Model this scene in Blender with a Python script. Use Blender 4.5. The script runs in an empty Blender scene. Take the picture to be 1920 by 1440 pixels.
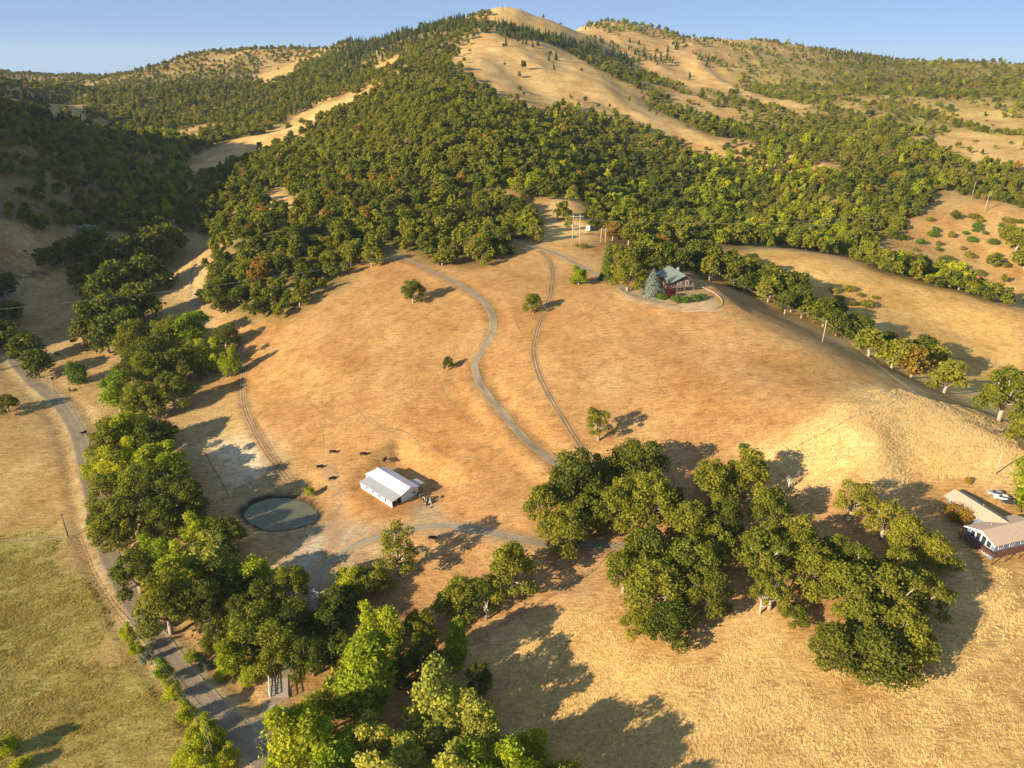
import bpy, bmesh, math, random
import numpy as np
from mathutils import Vector, Matrix
R = math.radians
random.seed(7)
rng = np.random.default_rng(7)
sc = bpy.context.scene
C = sc.collection

# ------------------------------------------------------------------ camera
CAM_Z, PITCH, FPX = 140.0, R(24.62), 1331.0          # metres above the county road, tilt below level, focal length in 1920-px units
cd = bpy.data.cameras.new('camera')
cd.sensor_width = 36.0
cd.lens = 36.0 * FPX / 1920.0
cd.clip_start, cd.clip_end = 1.0, 30000.0
cam = bpy.data.objects.new('camera', cd)
C.objects.link(cam)
cam.location = (0, 0, CAM_Z)
cam.rotation_euler = (R(90) - PITCH, 0, 0)
sc.camera = cam

# ------------------------------------------------------------------ sky and sun
SUN_EL, SUN_AZ = 19.5, 34.0      # low evening sun from the left, a little behind the viewpoint
to_sun = Vector((-math.cos(R(SUN_EL)) * math.cos(R(SUN_AZ)), -math.cos(R(SUN_EL)) * math.sin(R(SUN_AZ)), math.sin(R(SUN_EL))))
w = bpy.data.worlds.new('World'); sc.world = w; w.use_nodes = True
nt = w.node_tree
sky = nt.nodes.new('ShaderNodeTexSky'); sky.sky_type = 'NISHITA'; sky.sun_disc = False
sky.sun_elevation = R(SUN_EL)
sky.sun_rotation = math.atan2(to_sun.x, to_sun.y)
sky.air_density, sky.dust_density, sky.ozone_density = 0.5, 0.0, 4.0
sky.altitude = 3000
bg = nt.nodes['Background']
mx = nt.nodes.new('ShaderNodeMix'); mx.data_type = 'RGBA'; mx.inputs[0].default_value = 0.84      # hazy evening air evens the sky out
mx.inputs[7].default_value = (1.30, 1.86, 2.75, 1); nt.links.new(sky.outputs[0], mx.inputs[6])
nt.links.new(mx.outputs[2], bg.inputs[0]); bg.inputs[1].default_value = 0.10
sl = bpy.data.lights.new('sun', 'SUN'); sl.energy = 4.8; sl.angle = R(0.53); sl.color = (1.0, 0.81, 0.56)
so = bpy.data.objects.new('sun', sl); C.objects.link(so)
so.rotation_euler = to_sun.to_track_quat('Z', 'Y').to_euler()
so.location = to_sun * 500
sc.view_settings.view_transform = 'Standard'; sc.view_settings.look = 'None'
sc.view_settings.exposure = 1.27; sc.view_settings.gamma = 1.0; sc.view_settings.use_curve_mapping = False
sc.cycles.max_bounces = 5; sc.cycles.diffuse_bounces = 3; sc.cycles.glossy_bounces = 2
sc.cycles.transmission_bounces = 3; sc.cycles.transparent_max_bounces = 4; sc.cycles.volume_bounces = 0
sc.cycles.use_denoising = True
sc.cycles.use_adaptive_sampling = True

# ------------------------------------------------------------------ numeric helpers
def vnoise(x, y, seed=0):
    x = np.asarray(x, float); y = np.asarray(y, float)
    xi = np.floor(x).astype(np.int64); yi = np.floor(y).astype(np.int64)
    fx = x - xi; fy = y - yi
    fx = fx*fx*fx*(fx*(fx*6-15)+10); fy = fy*fy*fy*(fy*(fy*6-15)+10)
    def h(a, b):
        n = (a*374761393 + b*668265263 + seed*982451653) & 0xFFFFFFFF
        n = ((n ^ (n >> 13)) * 1274126177) & 0xFFFFFFFF
        n = (n ^ (n >> 16)) & 0xFFFFFFFF
        return n / 4294967295.0*2 - 1
    a = h(xi, yi); b = h(xi+1, yi); c = h(xi, yi+1); d = h(xi+1, yi+1)
    return (a*(1-fx)+b*fx)*(1-fy) + (c*(1-fx)+d*fx)*fy
def fbm(x, y, seed=0, o=4):
    s = 0; a = 1.0; t = 0
    for i in range(o):
        s = s + a*vnoise(x*2**i, y*2**i, seed+i*17); t += a; a *= .5
    return s/t
def smooth(e0, e1, x):
    t = np.clip((x-e0)/(e1-e0), 0, 1); return t*t*(3-2*t)
cp, sp = math.cos(PITCH), math.sin(PITCH)
def ray(u, v):                       # survey sight line for a bearing in the photograph
    a = (np.asarray(u, float)-960)/FPX; b = (720-np.asarray(v, float))/FPX
    return a, cp + b*sp, -sp + b*cp
def sight_z(u, v, z):
    x, y, q = ray(u, v); t = (z-CAM_Z)/q; return (float(x*t), float(y*t), float(z))
def sight_y(u, v, Y):
    x, y, q = ray(u, v); t = Y/y; return (float(x*t), float(Y), float(CAM_Z+q*t))

# ------------------------------------------------------------------ terrain: surveyed spot heights, smoothly interpolated
spots = []
for u, v, z in [
    # county road and flat valley field
    (520,1440,0),(420,1340,0),(330,1250,0),(250,1140,0),(200,1030,0.5),(165,920,1),(140,820,2),(90,750,4),(40,700,6),
    (0,1440,-1),(0,1250,-1),(150,1350,-1),(100,1150,-.5),(0,1000,0),(60,880,1.5),(0,800,3.5),(0,740,5),
    (300,1440,-.5),(640,1400,0),(760,1300,0),(620,1200,1),(450,1150,1.2),(350,1050,1.5),(270,900,2.5),(240,790,4),(130,690,7),
    # pond flat, barn yard
    (525,960,4.2),(450,940,4.6),(600,960,5),(470,880,5.5),(420,850,6),(600,1060,4),(560,880,7),(640,1000,6),(735,950,8),(680,905,8.5),(800,925,9),
    (400,780,8),(330,800,6),(440,720,10.5),(390,640,14),(360,550,18.5),(300,560,17),(220,600,13.5),(250,520,18),(340,480,23),(150,560,14),(60,560,14.5),(30,500,19),(0,620,10),(120,480,21),
    # knoll field
    (560,830,10),(700,850,11.5),(850,870,13),(950,920,12.5),(880,980,9.5),(1000,870,16),(820,1000,8.5),(960,1010,10),
    (500,780,12),(600,740,17),(750,760,19),(900,760,21),(1050,790,22.5),(500,690,15.5),(470,620,19.5),(600,640,24),(740,650,27),(900,660,29),(1050,680,31),(1200,700,30.5),
    (1200,800,23),(1320,840,22.5),(1300,760,28),(1450,780,29.5),(560,590,26),(700,560,33),(850,560,37),(1000,580,37.5),(1150,600,39),(1300,620,38),(1450,680,34.5),(1400,720,33),
    (680,510,35.5),(760,490,39.5),(900,500,41),(1050,500,43),(1150,530,43),(1260,555,43.5),(1330,575,42.5),(1080,462,45),(960,460,44),
    # crest to the right of the knoll, small grassy knob
    (1420,610,39.5),(1500,655,36.5),(1570,705,33.5),(1650,735,32),(1750,775,28.5),(1860,830,23.5),(1550,790,31.2),(1650,820,30.6),(1500,850,25.2),(1700,880,22),(1800,880,21.5),(1400,880,20.5),
    # oak grove and near slope
    (1080,960,12),(1200,930,16),(1100,1050,8.5),(950,1100,6),(860,1130,4.5),(740,1090,4.5),(900,1180,4),(1250,1040,13),(1350,960,18),(1500,940,19.5),
    (1050,1130,8),(1200,1180,9),(1400,1100,14),(1550,1020,17),(1680,960,18.5),(1600,1150,13.5),(1750,1100,14.5),
    (1850,1040,14.5),(1900,940,18),(1900,1080,13.5),(1900,1250,11.5),(1750,1280,11),(1550,1280,10),(1350,1260,9),(1150,1260,6),(1000,1260,3),(900,1320,0.5),(850,1440,-.5),
    (1050,1400,3),(1250,1400,6),(1500,1410,8),(1750,1410,9.5),(1920,1410,10.5),
    ]: spots.append(sight_z(u, v, z))
for u, v, Y in [
    # gully behind the crest, next grassy ridge, its gully
    (1700,700,279),(1640,660,296),(1560,620,314),(1480,575,340),(1400,530,366),(1800,740,266),(1900,790,243),
    (1650,600,335),(1800,680,305),(1920,740,285),(1420,476,420),(1540,486,405),(1650,520,388),(1780,552,372),(1920,592,352),(1800,620,338),(1600,560,360),
    (1340,455,440),(1250,440,450),
    (1700,480,500),(1850,545,470),(1600,470,505),(1500,455,520),(1740,400,590),(1790,368,640),(1860,382,610),(1920,398,590),(1850,470,530),(1680,430,560),
    # main wooded hill
    (740,440,430),(600,480,400),(500,500,385),(850,420,455),(1000,400,470),(1060,370,500),(430,450,425),
    (1150,390,535),(1300,390,600),(1450,390,640),(1600,350,650),
    (400,380,530),(520,370,530),(650,350,540),(800,330,530),(950,310,575),(1100,320,650),
    (480,300,660),(600,270,690),(720,230,690),(820,220,690),(950,230,760),(1080,270,740),(1200,290,790),(1300,320,750),(1450,310,760),(1650,275,760),(1700,300,720),
    (620,205,880),(700,160,960),(780,130,1020),(850,125,960),(900,160,900),(1000,170,960),(1100,185,930),(1200,225,880),(1300,275,820),
    (760,85,1300),(850,60,1300),(880,90,1180),(930,70,1250),(1000,95,1200),(1080,130,1130),(1180,160,1120),(1280,210,1050),(1400,245,960),
    (920,30,1440),(960,14,1480),(1040,38,1500),(1110,75,1500),(1000,50,1430),
    # ridges to the right
    (1100,44,1900),(1200,72,2000),(1160,110,1500),(1250,115,1550),(1330,82,2300),(1450,82,2200),(1350,150,1500),(1450,190,1250),(1550,220,1080),
    (1550,100,2100),(1650,112,2200),(1780,132,2100),(1880,122,1700),(1500,140,1650),(1620,160,1500),(1750,170,1400),(1880,175,1350),
    (1600,240,980),(1700,225,1080),(1780,205,1180),(1850,235,1080),(1920,245,1000),(1760,262,860),(1880,262,900),(1900,310,760),(1800,330,690),(1870,350,680),
    # left valley and far hills
    (330,330,650),(300,270,820),(270,220,1000),(430,280,760),(540,240,860),(420,225,1000),
    (350,170,1300),(250,190,1150),(160,190,1200),(110,205,1150),(200,176,1500),(280,135,1800),(350,108,1800),(450,106,1900),(520,100,1900),(480,150,1500),(600,140,1350),(640,85,1700),(720,78,1550),
    (130,168,2600),(60,155,2500),(0,142,2400),(60,180,1600),(0,165,1500),
    (0,200,620),(60,230,630),(120,260,650),(0,300,490),(100,330,520),(200,330,590),(250,300,690),(0,400,425),(120,420,455),(230,420,500),(290,400,540),
    ]: spots.append(sight_y(u, v, Y))
spots += [  # ground the photograph does not look onto: the hill west of the valley, backs of ridges, the land beyond
    (-330,335,62),(-300,260,26),(-410,330,122),(-420,270,108),(-470,420,155),(-560,520,190),(-640,640,165),(-800,820,175),(-520,300,168),(-600,400,195),(-950,600,230),(-360,220,45),(-480,220,112),(-300,180,6),(-250,100,2),(-900,250,60),(-1000,1200,170),
    (400,180,14),(420,260,14),(520,330,22),(600,420,35),(700,500,45),(350,90,10),(800,700,80),(250,60,9),(900,250,50),
    (60,1900,150),(60,2600,120),(-300,2300,110),(-500,2700,70),(-900,2700,30),(-1500,3400,20),(-800,3600,10),(400,2500,130),(700,2900,120),(1200,2900,110),(1600,2400,110),(1900,1700,100),(-1900,3000,10),
    (1250,3000,80),(1550,2600,90),
    (0,5000,20),(-2500,5000,-20),(2500,5000,10),(0,9000,-120),(-5000,7000,-120),(5000,6000,-60),(-2500,2000,190),(3000,2500,60),(-2500,9000,-160),(4000,9000,-160),(0,12500,-230),(-7000,11500,-260),(7000,11500,-260),
    (-60,30,0),(60,30,2),(0,60,0),(-150,60,-1),(150,60,7)]
SP = np.array(spots)
def warp(x, y):
    d = np.hypot(x, y)
    az = np.arctan2(x, np.maximum(y, 1e-3)*1.0)
    az = np.clip(az, -1.25, 1.25)
    return az*3.0, 3.0*np.log(np.maximum(d, 60.0))
sx, sy = warp(SP[:,0], SP[:,1])
n = len(SP)
def kern(r2): return np.where(r2 > 1e-12, .5*r2*np.log(np.maximum(r2, 1e-12)), 0)
A = np.zeros((n+3, n+3)); D2 = (sx[:,None]-sx)**2+(sy[:,None]-sy)**2
A[:n,:n] = kern(D2) + np.eye(n)*0.004
A[:n,n] = 1; A[:n,n+1] = sx; A[:n,n+2] = sy; A[n:,:n] = A[:n,n:].T
coef = np.linalg.solve(A, np.concatenate([SP[:,2], np.zeros(3)]))
def base_height(x, y):
    x = np.asarray(x, float).ravel(); y = np.asarray(y, float).ravel(); out = np.empty_like(x)
    for i in range(0, len(x), 20000):
        a, b = warp(x[i:i+20000], y[i:i+20000])
        out[i:i+20000] = kern((a[:,None]-sx)**2+(b[:,None]-sy)**2) @ coef[:n] + coef[n]+coef[n+1]*a+coef[n+2]*b
    return out
def graded(lo, a, b, hi, step, g):
    mid = list(np.arange(a, b+step*.5, step)); s = step; L = []; p = a
    while p > lo: s = min(s*g, 400); p -= s; L.append(p)
    s = step; Rr = []; p = mid[-1]
    while p < hi: s = min(s*g, 400); p += s; Rr.append(p)
    return np.array(L[::-1]+mid+Rr)
GX = graded(-7000, -165, 255, 7000, 1.6, 1.03)
GY = graded(-500, 75, 430, 12000, 1.6, 1.026)
XX, YY = np.meshgrid(GX, GY)
DD = np.hypot(XX, YY)
ZZ = base_height(XX, YY).reshape(XX.shape)
far = smooth(450, 1100, DD)
ZZ += fbm(XX/32, YY/32, 3)*(.35 + 1.0*far) + fbm(XX/9, YY/9, 8, 2)*.10
ZZ += far*((1-np.abs(fbm(XX/230, YY/230, 21, 4))*2.2)*13 - 5.5) * smooth(9000, 2500, DD)
def ground(x, y):
    x = np.asarray(x, float); y = np.asarray(y, float)
    i = np.clip(np.searchsorted(GX, x)-1, 0, len(GX)-2); j = np.clip(np.searchsorted(GY, y)-1, 0, len(GY)-2)
    fx = np.clip((x-GX[i])/(GX[i+1]-GX[i]), 0, 1); fy = np.clip((y-GY[j])/(GY[j+1]-GY[j]), 0, 1)
    return (ZZ[j,i]*(1-fx)+ZZ[j,i+1]*fx)*(1-fy) + (ZZ[j+1,i]*(1-fx)+ZZ[j+1,i+1]*fx)*fy
TS = 70*np.power(12000/70, np.linspace(0, 1, 900))
def locate(u, v):                    # where a sight line meets the ground
    u = np.atleast_1d(np.asarray(u, float)); v = np.atleast_1d(np.asarray(v, float))
    rx, ry, rz = ray(u, v); out = np.zeros((len(u), 3))
    for k in range(len(u)):
        X = rx[k]*TS; Y = ry[k]*TS; Z = CAM_Z+rz[k]*TS
        g = Z-ground(X, Y); h = np.nonzero(g < 0)[0]
        if len(h) == 0: i = len(TS)-2; f = 0
        else:
            i = max(h[0]-1, 0); f = g[i]/(g[i]-g[i+1]) if g[i] != g[i+1] else 0
        t = TS[i]+(TS[i+1]-TS[i])*f
        out[k] = (rx[k]*t, ry[k]*t, float(ground(rx[k]*t, ry[k]*t)))
    return out
def loc1(u, v): return locate([u], [v])[0]
def inside(px, py, poly):
    r = np.zeros(px.shape, bool); m = len(poly); j = m-1
    for i in range(m):
        xi, yi = poly[i][0], poly[i][1]; xj, yj = poly[j][0], poly[j][1]
        c = ((yi > py) != (yj > py)); 
        with np.errstate(divide='ignore', invalid='ignore'):
            r ^= c & (px < (xj-xi)*(py-yi)/((yj-yi) if yj != yi else 1e-9)+xi)
        j = i
    return r
def area(pts): return locate([p[0] for p in pts], [p[1] for p in pts])[:, :2]
def level(cx, cy, rx_, ry_, ang, z, soft):     # cut a level pad into the slope
    global ZZ
    c, s = math.cos(ang), math.sin(ang)
    a = (XX-cx)*c+(YY-cy)*s; b = -(XX-cx)*s+(YY-cy)*c
    d = np.maximum(np.abs(a)-rx_, np.abs(b)-ry_)
    k = smooth(soft, 0, d)
    ZZ = ZZ*(1-k)+z*k

# ------------------------------------------------------------------ object helpers
def tag(o, label=None, cat=None, group=None, kind=None):
    if label: o['label'] = label
    if cat: o['category'] = cat
    if group: o['group'] = group
    if kind: o['kind'] = kind
    return o
def empty(name, loc=(0,0,0), rz=0, s=1):
    o = bpy.data.objects.new(name, None); C.objects.link(o); o.location = loc; o.rotation_euler = (0,0,rz)
    o.scale = (s,s,s) if not hasattr(s, '__len__') else s
    o.empty_display_size = .5
    return o
def link(name, me, parent=None, loc=None):
    o = bpy.data.objects.new(name, me); C.objects.link(o)
    if parent: o.parent = parent
    if loc is not None: o.location = loc
    return o
class MB:
    def __init__(s): s.v = []; s.f = []
    def add(s, vs, fs):
        k = len(s.v); s.v += [tuple(map(float, p)) for p in vs]; s.f += [tuple(k+i for i in f) for f in fs]; return s
    def box(s, x0, y0, z0, x1, y1, z1):
        return s.add([(x0,y0,z0),(x1,y0,z0),(x1,y1,z0),(x0,y1,z0),(x0,y0,z1),(x1,y0,z1),(x1,y1,z1),(x0,y1,z1)],
                     [(0,3,2,1),(4,5,6,7),(0,1,5,4),(1,2,6,5),(2,3,7,6),(3,0,4,7)])
    def slab(s, quad, th):              # a sheet given by its top corners, thickened downward
        q = [Vector(p) for p in quad]; m = len(q)
        nrm = (q[1]-q[0]).cross(q[2]-q[0]).normalized()
        if nrm.z < 0: q = q[::-1]; nrm = -nrm
        return s.add([p for p in q]+[p-nrm*th for p in q], [tuple(range(m)), tuple(range(2*m-1, m-1, -1))]+[(i, m+i, m+(i+1)%m, (i+1)%m) for i in range(m)])
    def tube(s, pts, rad, nseg=6):
        pts = [Vector(p) for p in pts]; rad = rad if hasattr(rad, '__len__') else [rad]*len(pts); k0 = len(s.v)
        for i, p in enumerate(pts):
            d = (pts[min(i+1, len(pts)-1)]-pts[max(i-1, 0)])
            d = d.normalized() if d.length > 1e-9 else Vector((0,0,1))
            a = d.orthogonal().normalized() if abs(d.z) > .95 else d.cross(Vector((0,0,1))).normalized(); b = d.cross(a)
            for q in range(nseg):
                t = 2*math.pi*q/nseg; s.v.append(tuple(p+(a*math.cos(t)+b*math.sin(t))*rad[i]))
        for i in range(len(pts)-1):
            for q in range(nseg):
                s.f.append((k0+i*nseg+q, k0+i*nseg+(q+1)%nseg, k0+(i+1)*nseg+(q+1)%nseg, k0+(i+1)*nseg+q))
        s.f.append(tuple(k0+q for q in range(nseg-1, -1, -1))); e = k0+(len(pts)-1)*nseg
        s.f.append(tuple(e+q for q in range(nseg))); return s
    def mesh(s, name, mat=None, smooth=False):
        me = bpy.data.meshes.new(name); me.from_pydata(s.v, [], s.f); me.update()
        if mat: me.materials.append(mat)
        if smooth: me.polygons.foreach_set('use_smooth', [True]*len(me.polygons))
        return me
    def build(s, name, mat, parent=None, smooth=False):
        return link(name, s.mesh(name, mat, smooth), parent)

# ------------------------------------------------------------------ materials
def newmat(name):
    m = bpy.data.materials.new(name); m.use_nodes = True
    return m, m.node_tree, m.node_tree.nodes['Principled BSDF']
def N(t, kind, **kw):
    n_ = t.nodes.new(kind)
    for k, v in kw.items(): setattr(n_, k, v)
    return n_
def noise_node(t, scale, detail=3, rough=.55, coord=None, dist=0):
    n_ = N(t, 'ShaderNodeTexNoise'); n_.inputs['Scale'].default_value = scale; n_.inputs['Detail'].default_value = detail
    n_.inputs['Roughness'].default_value = rough; n_.inputs['Distortion'].default_value = dist
    if coord: t.links.new(coord, n_.inputs['Vector'])
    return n_
def ramp(t, fac, stops):
    r = N(t, 'ShaderNodeValToRGB'); e = r.color_ramp.elements
    while len(e) < len(stops): e.new(.5)
    for el, (p, c) in zip(e, stops): el.position = p; el.color = (*c, 1) if len(c) == 3 else c
    t.links.new(fac, r.inputs[0]); return r
def mixc(t, fac, a, b, blend='MIX'):
    m = N(t, 'ShaderNodeMix', data_type='RGBA', blend_type=blend)
    for sock, val in ((m.inputs[0], fac), (m.inputs[6], a), (m.inputs[7], b)):
        if hasattr(val, 'is_linked'): t.links.new(val, sock)
        elif hasattr(val, '__len__'): sock.default_value = (*val, 1) if len(val) == 3 else val
        else: sock.default_value = val
    return m.outputs[2]
def weathered(name, col, var=.18, scale=1.2, rough=.8, bump=.0, bscale=8, metal=0, spec=.3):
    m, t, b = newmat(name); co = N(t, 'ShaderNodeTexCoord').outputs['Object']
    n1 = noise_node(t, scale, 5, .6, co)
    c0 = tuple(max(0, c*(1-var)) for c in col); c1 = tuple(min(1, c*(1+var)) for c in col)
    t.links.new(ramp(t, n1.outputs[0], [(.3, c0), (.7, c1)]).outputs[0], b.inputs['Base Color'])
    b.inputs['Roughness'].default_value = rough; b.inputs['Metallic'].default_value = metal
    b.inputs['Specular IOR Level'].default_value = spec
    if bump:
        n2 = noise_node(t, bscale, 3, .6, co); bp = N(t, 'ShaderNodeBump'); bp.inputs['Strength'].default_value = bump; bp.inputs['Distance'].default_value = .05
        t.links.new(n2.outputs[0], bp.inputs['Height']); t.links.new(bp.outputs[0], b.inputs['Normal'])
    return m
# ------------------------------------------------------------------ level pads
BARN_A = math.atan2(1, 1)            # set below
barn_near = loc1(735.5, 952); barn_left = loc1(677, 914)
bd = (barn_left-barn_near)[:2]; BARN_L = float(np.hypot(*bd)); BARN_A = math.atan2(bd[1], bd[0])     # long axis heading
print('BARN', barn_near, barn_left, BARN_L, math.degrees(BARN_A))
ex = np.array([math.cos(BARN_A), math.sin(BARN_A)]); ey = np.array([ex[1], -ex[0]])                    # ey: across, to the right
bc = barn_near[:2]+ex*BARN_L*.5+ey*8
level(bc[0], bc[1], BARN_L*.5+3, 10, BARN_A, float(barn_near[2]), 9)
BARN_Z = float(barn_near[2])
up_c = loc1(1282, 548); print('UPHOUSE', up_c)
level(up_c[0]-2, up_c[1]+3, 15, 14, 0, float(up_c[2]), 14)
UP_Z = float(up_c[2])
bl_c = loc1(1858, 1045); print('BLUE', bl_c)
BL_Z = float(bl_c[2])
pond_px = [(456,962),(472,942),(500,930),(530,927),(560,932),(585,945),(597,962),(588,974),(560,984),(530,992),(505,994),(480,985),(462,974)]
PW = area(pond_px); pc = PW.mean(0); POND_Z = float(ground(pc[0], pc[1]))-.7
prx = (PW[:,0].max()-PW[:,0].min())*.5; pry = (PW[:,1].max()-PW[:,1].min())*.5
print('POND', pc, prx, pry, POND_Z)
ang = np.arctan2(YY-pc[1], XX-pc[0]); pa = np.arctan2(PW[:,1]-pc[1], PW[:,0]-pc[0]); pr = np.hypot(PW[:,0]-pc[0], PW[:,1]-pc[1])
o_ = np.argsort(pa); edge = np.interp(ang, np.concatenate([pa[o_]-2*np.pi, pa[o_], pa[o_]+2*np.pi]), np.tile(pr[o_], 3))
dpond = np.hypot(XX-pc[0], YY-pc[1]) - edge
ZZ = np.where(dpond < 14, ZZ*smooth(2, 14, dpond)+(POND_Z+.9)*(1-smooth(2, 14, dpond)), ZZ)
ZZ = ZZ - 2.2*smooth(2.2, -3.0, dpond)
# roads: centre lines surveyed on the photograph, draped and graded
def polyline(px, step=1.6):
    P = area(px); seg = np.hypot(*np.diff(P, axis=0).T); s = np.concatenate([[0], np.cumsum(seg)])
    q = np.arange(0, s[-1], step)
    # smooth interpolation through the surveyed points (Catmull-Rom on arc length)
    out = np.zeros((len(q), 2))
    for k in range(2):
        m = np.gradient(P[:,k], s); i = np.clip(np.searchsorted(s, q)-1, 0, len(s)-2); h = s[i+1]-s[i]; t = (q-s[i])/h
        out[:,k] = (2*t**3-3*t**2+1)*P[i,k]+(t**3-2*t**2+t)*h*m[i]+(-2*t**3+3*t**2)*P[i+1,k]+(t**3-t**2)*h*m[i+1]
    return out
ROAD = polyline([(545,1500),(490,1418),(430,1352),(368,1293),(318,1232),(275,1172),(238,1106),(212,1058),(196,1018),(182,966),(170,912),(160,868),(148,822),(128,780),(96,744),(66,720),(40,692),(18,664),(6,630),(2,596),(6,560),(16,532),(40,515)])
DRIVE = polyline([(497,1345),(512,1318),(528,1296),(536,1270),(556,1235),(575,1180),(590,1110),(606,1068),(636,1040),(690,1012),(760,992),(820,986),(900,994),(990,1014),(1080,1024),(1180,1020)])
WIND = polyline([(1085,905),(1045,872),(1000,838),(970,808),(945,776),(915,742),(894,706),(891,680),(906,652),(921,626),(925,598),(914,574),(890,550),(850,529),(800,504),(765,487),(742,478)])
HOUSEDR = polyline([(960,450),(1000,462),(1040,474),(1075,492),(1110,510),(1150,530),(1195,556),(1245,570)])
TRACK = polyline([(1135,905),(1105,862),(1075,815),(1050,775),(1026,735),(1008,695),(1000,660),(1004,630),(1014,600),(1026,572),(1034,540),(1036,510),(1028,485),(1010,470)])
LTRACK = polyline([(540,900),(520,875),(497,845),(478,812),(464,780),(456,745),(456,705),(455,665),(448,640)])
VTRACK = polyline([(420,640),(392,610),(370,585),(360,555),(355,525),(362,505),(375,490)])
BARNDR = polyline([(820,990),(805,972),(795,955)], .8)
POND_DR = polyline([(614,1058),(625,1010),(636,960),(634,925),(615,880)], 1.2)
def near_line(L, wdt):
    """distance of each fine grid vertex to a centre line, and the line's own height there"""
    d = np.full(XX.shape, 1e9); z = np.zeros(XX.shape)
    zl = ground(L[:,0], L[:,1]); k = 9; zl = np.convolve(np.pad(zl, k, mode='edge'), np.ones(2*k+1)/(2*k+1), 'valid')
    for p, h in zip(L, zl):
        i0, i1 = np.searchsorted(GX, [p[0]-wdt, p[0]+wdt]); j0, j1 = np.searchsorted(GY, [p[1]-wdt, p[1]+wdt])
        q = np.hypot(XX[j0:j1,i0:i1]-p[0], YY[j0:j1,i0:i1]-p[1]); s_ = q < d[j0:j1,i0:i1]
        d[j0:j1,i0:i1] = np.where(s_, q, d[j0:j1,i0:i1]); z[j0:j1,i0:i1] = np.where(s_, h, z[j0:j1,i0:i1])
    return d, z
line_d = {}
for nm, L, hw in (('road', ROAD, 3.4), ('wind', WIND, 2.4), ('drive', DRIVE, 2.6), ('house', HOUSEDR, 2.4)):
    d, z = near_line(L, hw+9); k = smooth(hw+7, hw, d); ZZ = ZZ*(1-k)+z*k; line_d[nm] = d
ditch = smooth(2.0, 0, np.abs(line_d['road']-6.2))*.7
ZZ = ZZ-ditch
for nm, L in (('track', TRACK), ('ltrack', LTRACK), ('vtrack', VTRACK), ('barndr', BARNDR), ('ponddr', POND_DR)):
    line_d[nm] = near_line(L, 12)[0]

# ------------------------------------------------------------------ what grows where: ground colours
jx = XX+fbm(XX/22, YY/22, 51, 5)*16; jy = YY+fbm(XX/22, YY/22, 67, 5)*16
col = np.zeros(XX.shape+(3,)); col[:] = (.40, .255, .105)
tuft = np.full(XX.shape, .35)
def zone(px, c, t=None, k=1.0, jit=1.0):
    P = area(px) if not isinstance(px, np.ndarray) else px
    m = inside(XX+(jx-XX)*jit, YY+(jy-YY)*jit, P)
    col[m] = col[m]*(1-k)+np.array(c)*k
    if t is not None: tuft[m] = t
far_k = smooth(500, 1100, DD)
col[:] = (1-far_k)[...,None]*col + far_k[...,None]*np.array((.50,.335,.14))
# brushy green-gold slopes on the far ridges
br = smooth(-.05, .35, fbm(XX/120, YY/120, 91, 4))*smooth(700, 1000, DD)
brs = np.clip(.62+.5*br, 0, 1)*smooth(.22, .36, XX/np.maximum(YY, 1))*smooth(850, 1100, DD)*smooth(2600, 2000, DD)*.92
col = col*(1-brs[...,None]) + brs[...,None]*np.array((.21,.195,.045))
# bare grassy spurs and clearings on the hills
def world_poly(px): return area(px)
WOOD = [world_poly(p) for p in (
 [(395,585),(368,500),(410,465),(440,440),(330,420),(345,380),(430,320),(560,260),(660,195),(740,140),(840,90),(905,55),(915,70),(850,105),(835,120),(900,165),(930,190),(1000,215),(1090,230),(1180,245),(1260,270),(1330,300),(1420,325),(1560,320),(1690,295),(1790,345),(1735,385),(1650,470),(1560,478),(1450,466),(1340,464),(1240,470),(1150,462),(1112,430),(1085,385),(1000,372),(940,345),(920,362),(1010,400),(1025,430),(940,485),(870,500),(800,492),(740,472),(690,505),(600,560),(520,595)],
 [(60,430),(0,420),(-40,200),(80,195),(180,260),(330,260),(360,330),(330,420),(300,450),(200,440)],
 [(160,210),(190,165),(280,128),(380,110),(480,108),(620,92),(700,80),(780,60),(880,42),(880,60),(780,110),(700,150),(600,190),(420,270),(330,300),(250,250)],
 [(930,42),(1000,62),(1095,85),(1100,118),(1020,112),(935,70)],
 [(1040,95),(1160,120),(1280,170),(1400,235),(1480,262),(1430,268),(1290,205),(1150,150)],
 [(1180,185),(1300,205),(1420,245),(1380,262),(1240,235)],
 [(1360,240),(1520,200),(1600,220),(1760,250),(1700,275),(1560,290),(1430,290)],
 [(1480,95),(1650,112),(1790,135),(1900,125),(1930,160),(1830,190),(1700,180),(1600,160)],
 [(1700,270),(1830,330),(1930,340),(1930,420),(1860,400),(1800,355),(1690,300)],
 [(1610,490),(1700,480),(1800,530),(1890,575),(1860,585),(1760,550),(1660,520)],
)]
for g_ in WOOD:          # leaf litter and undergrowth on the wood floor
    zone(g_, (.15,.125,.05), .3, .85)
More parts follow.
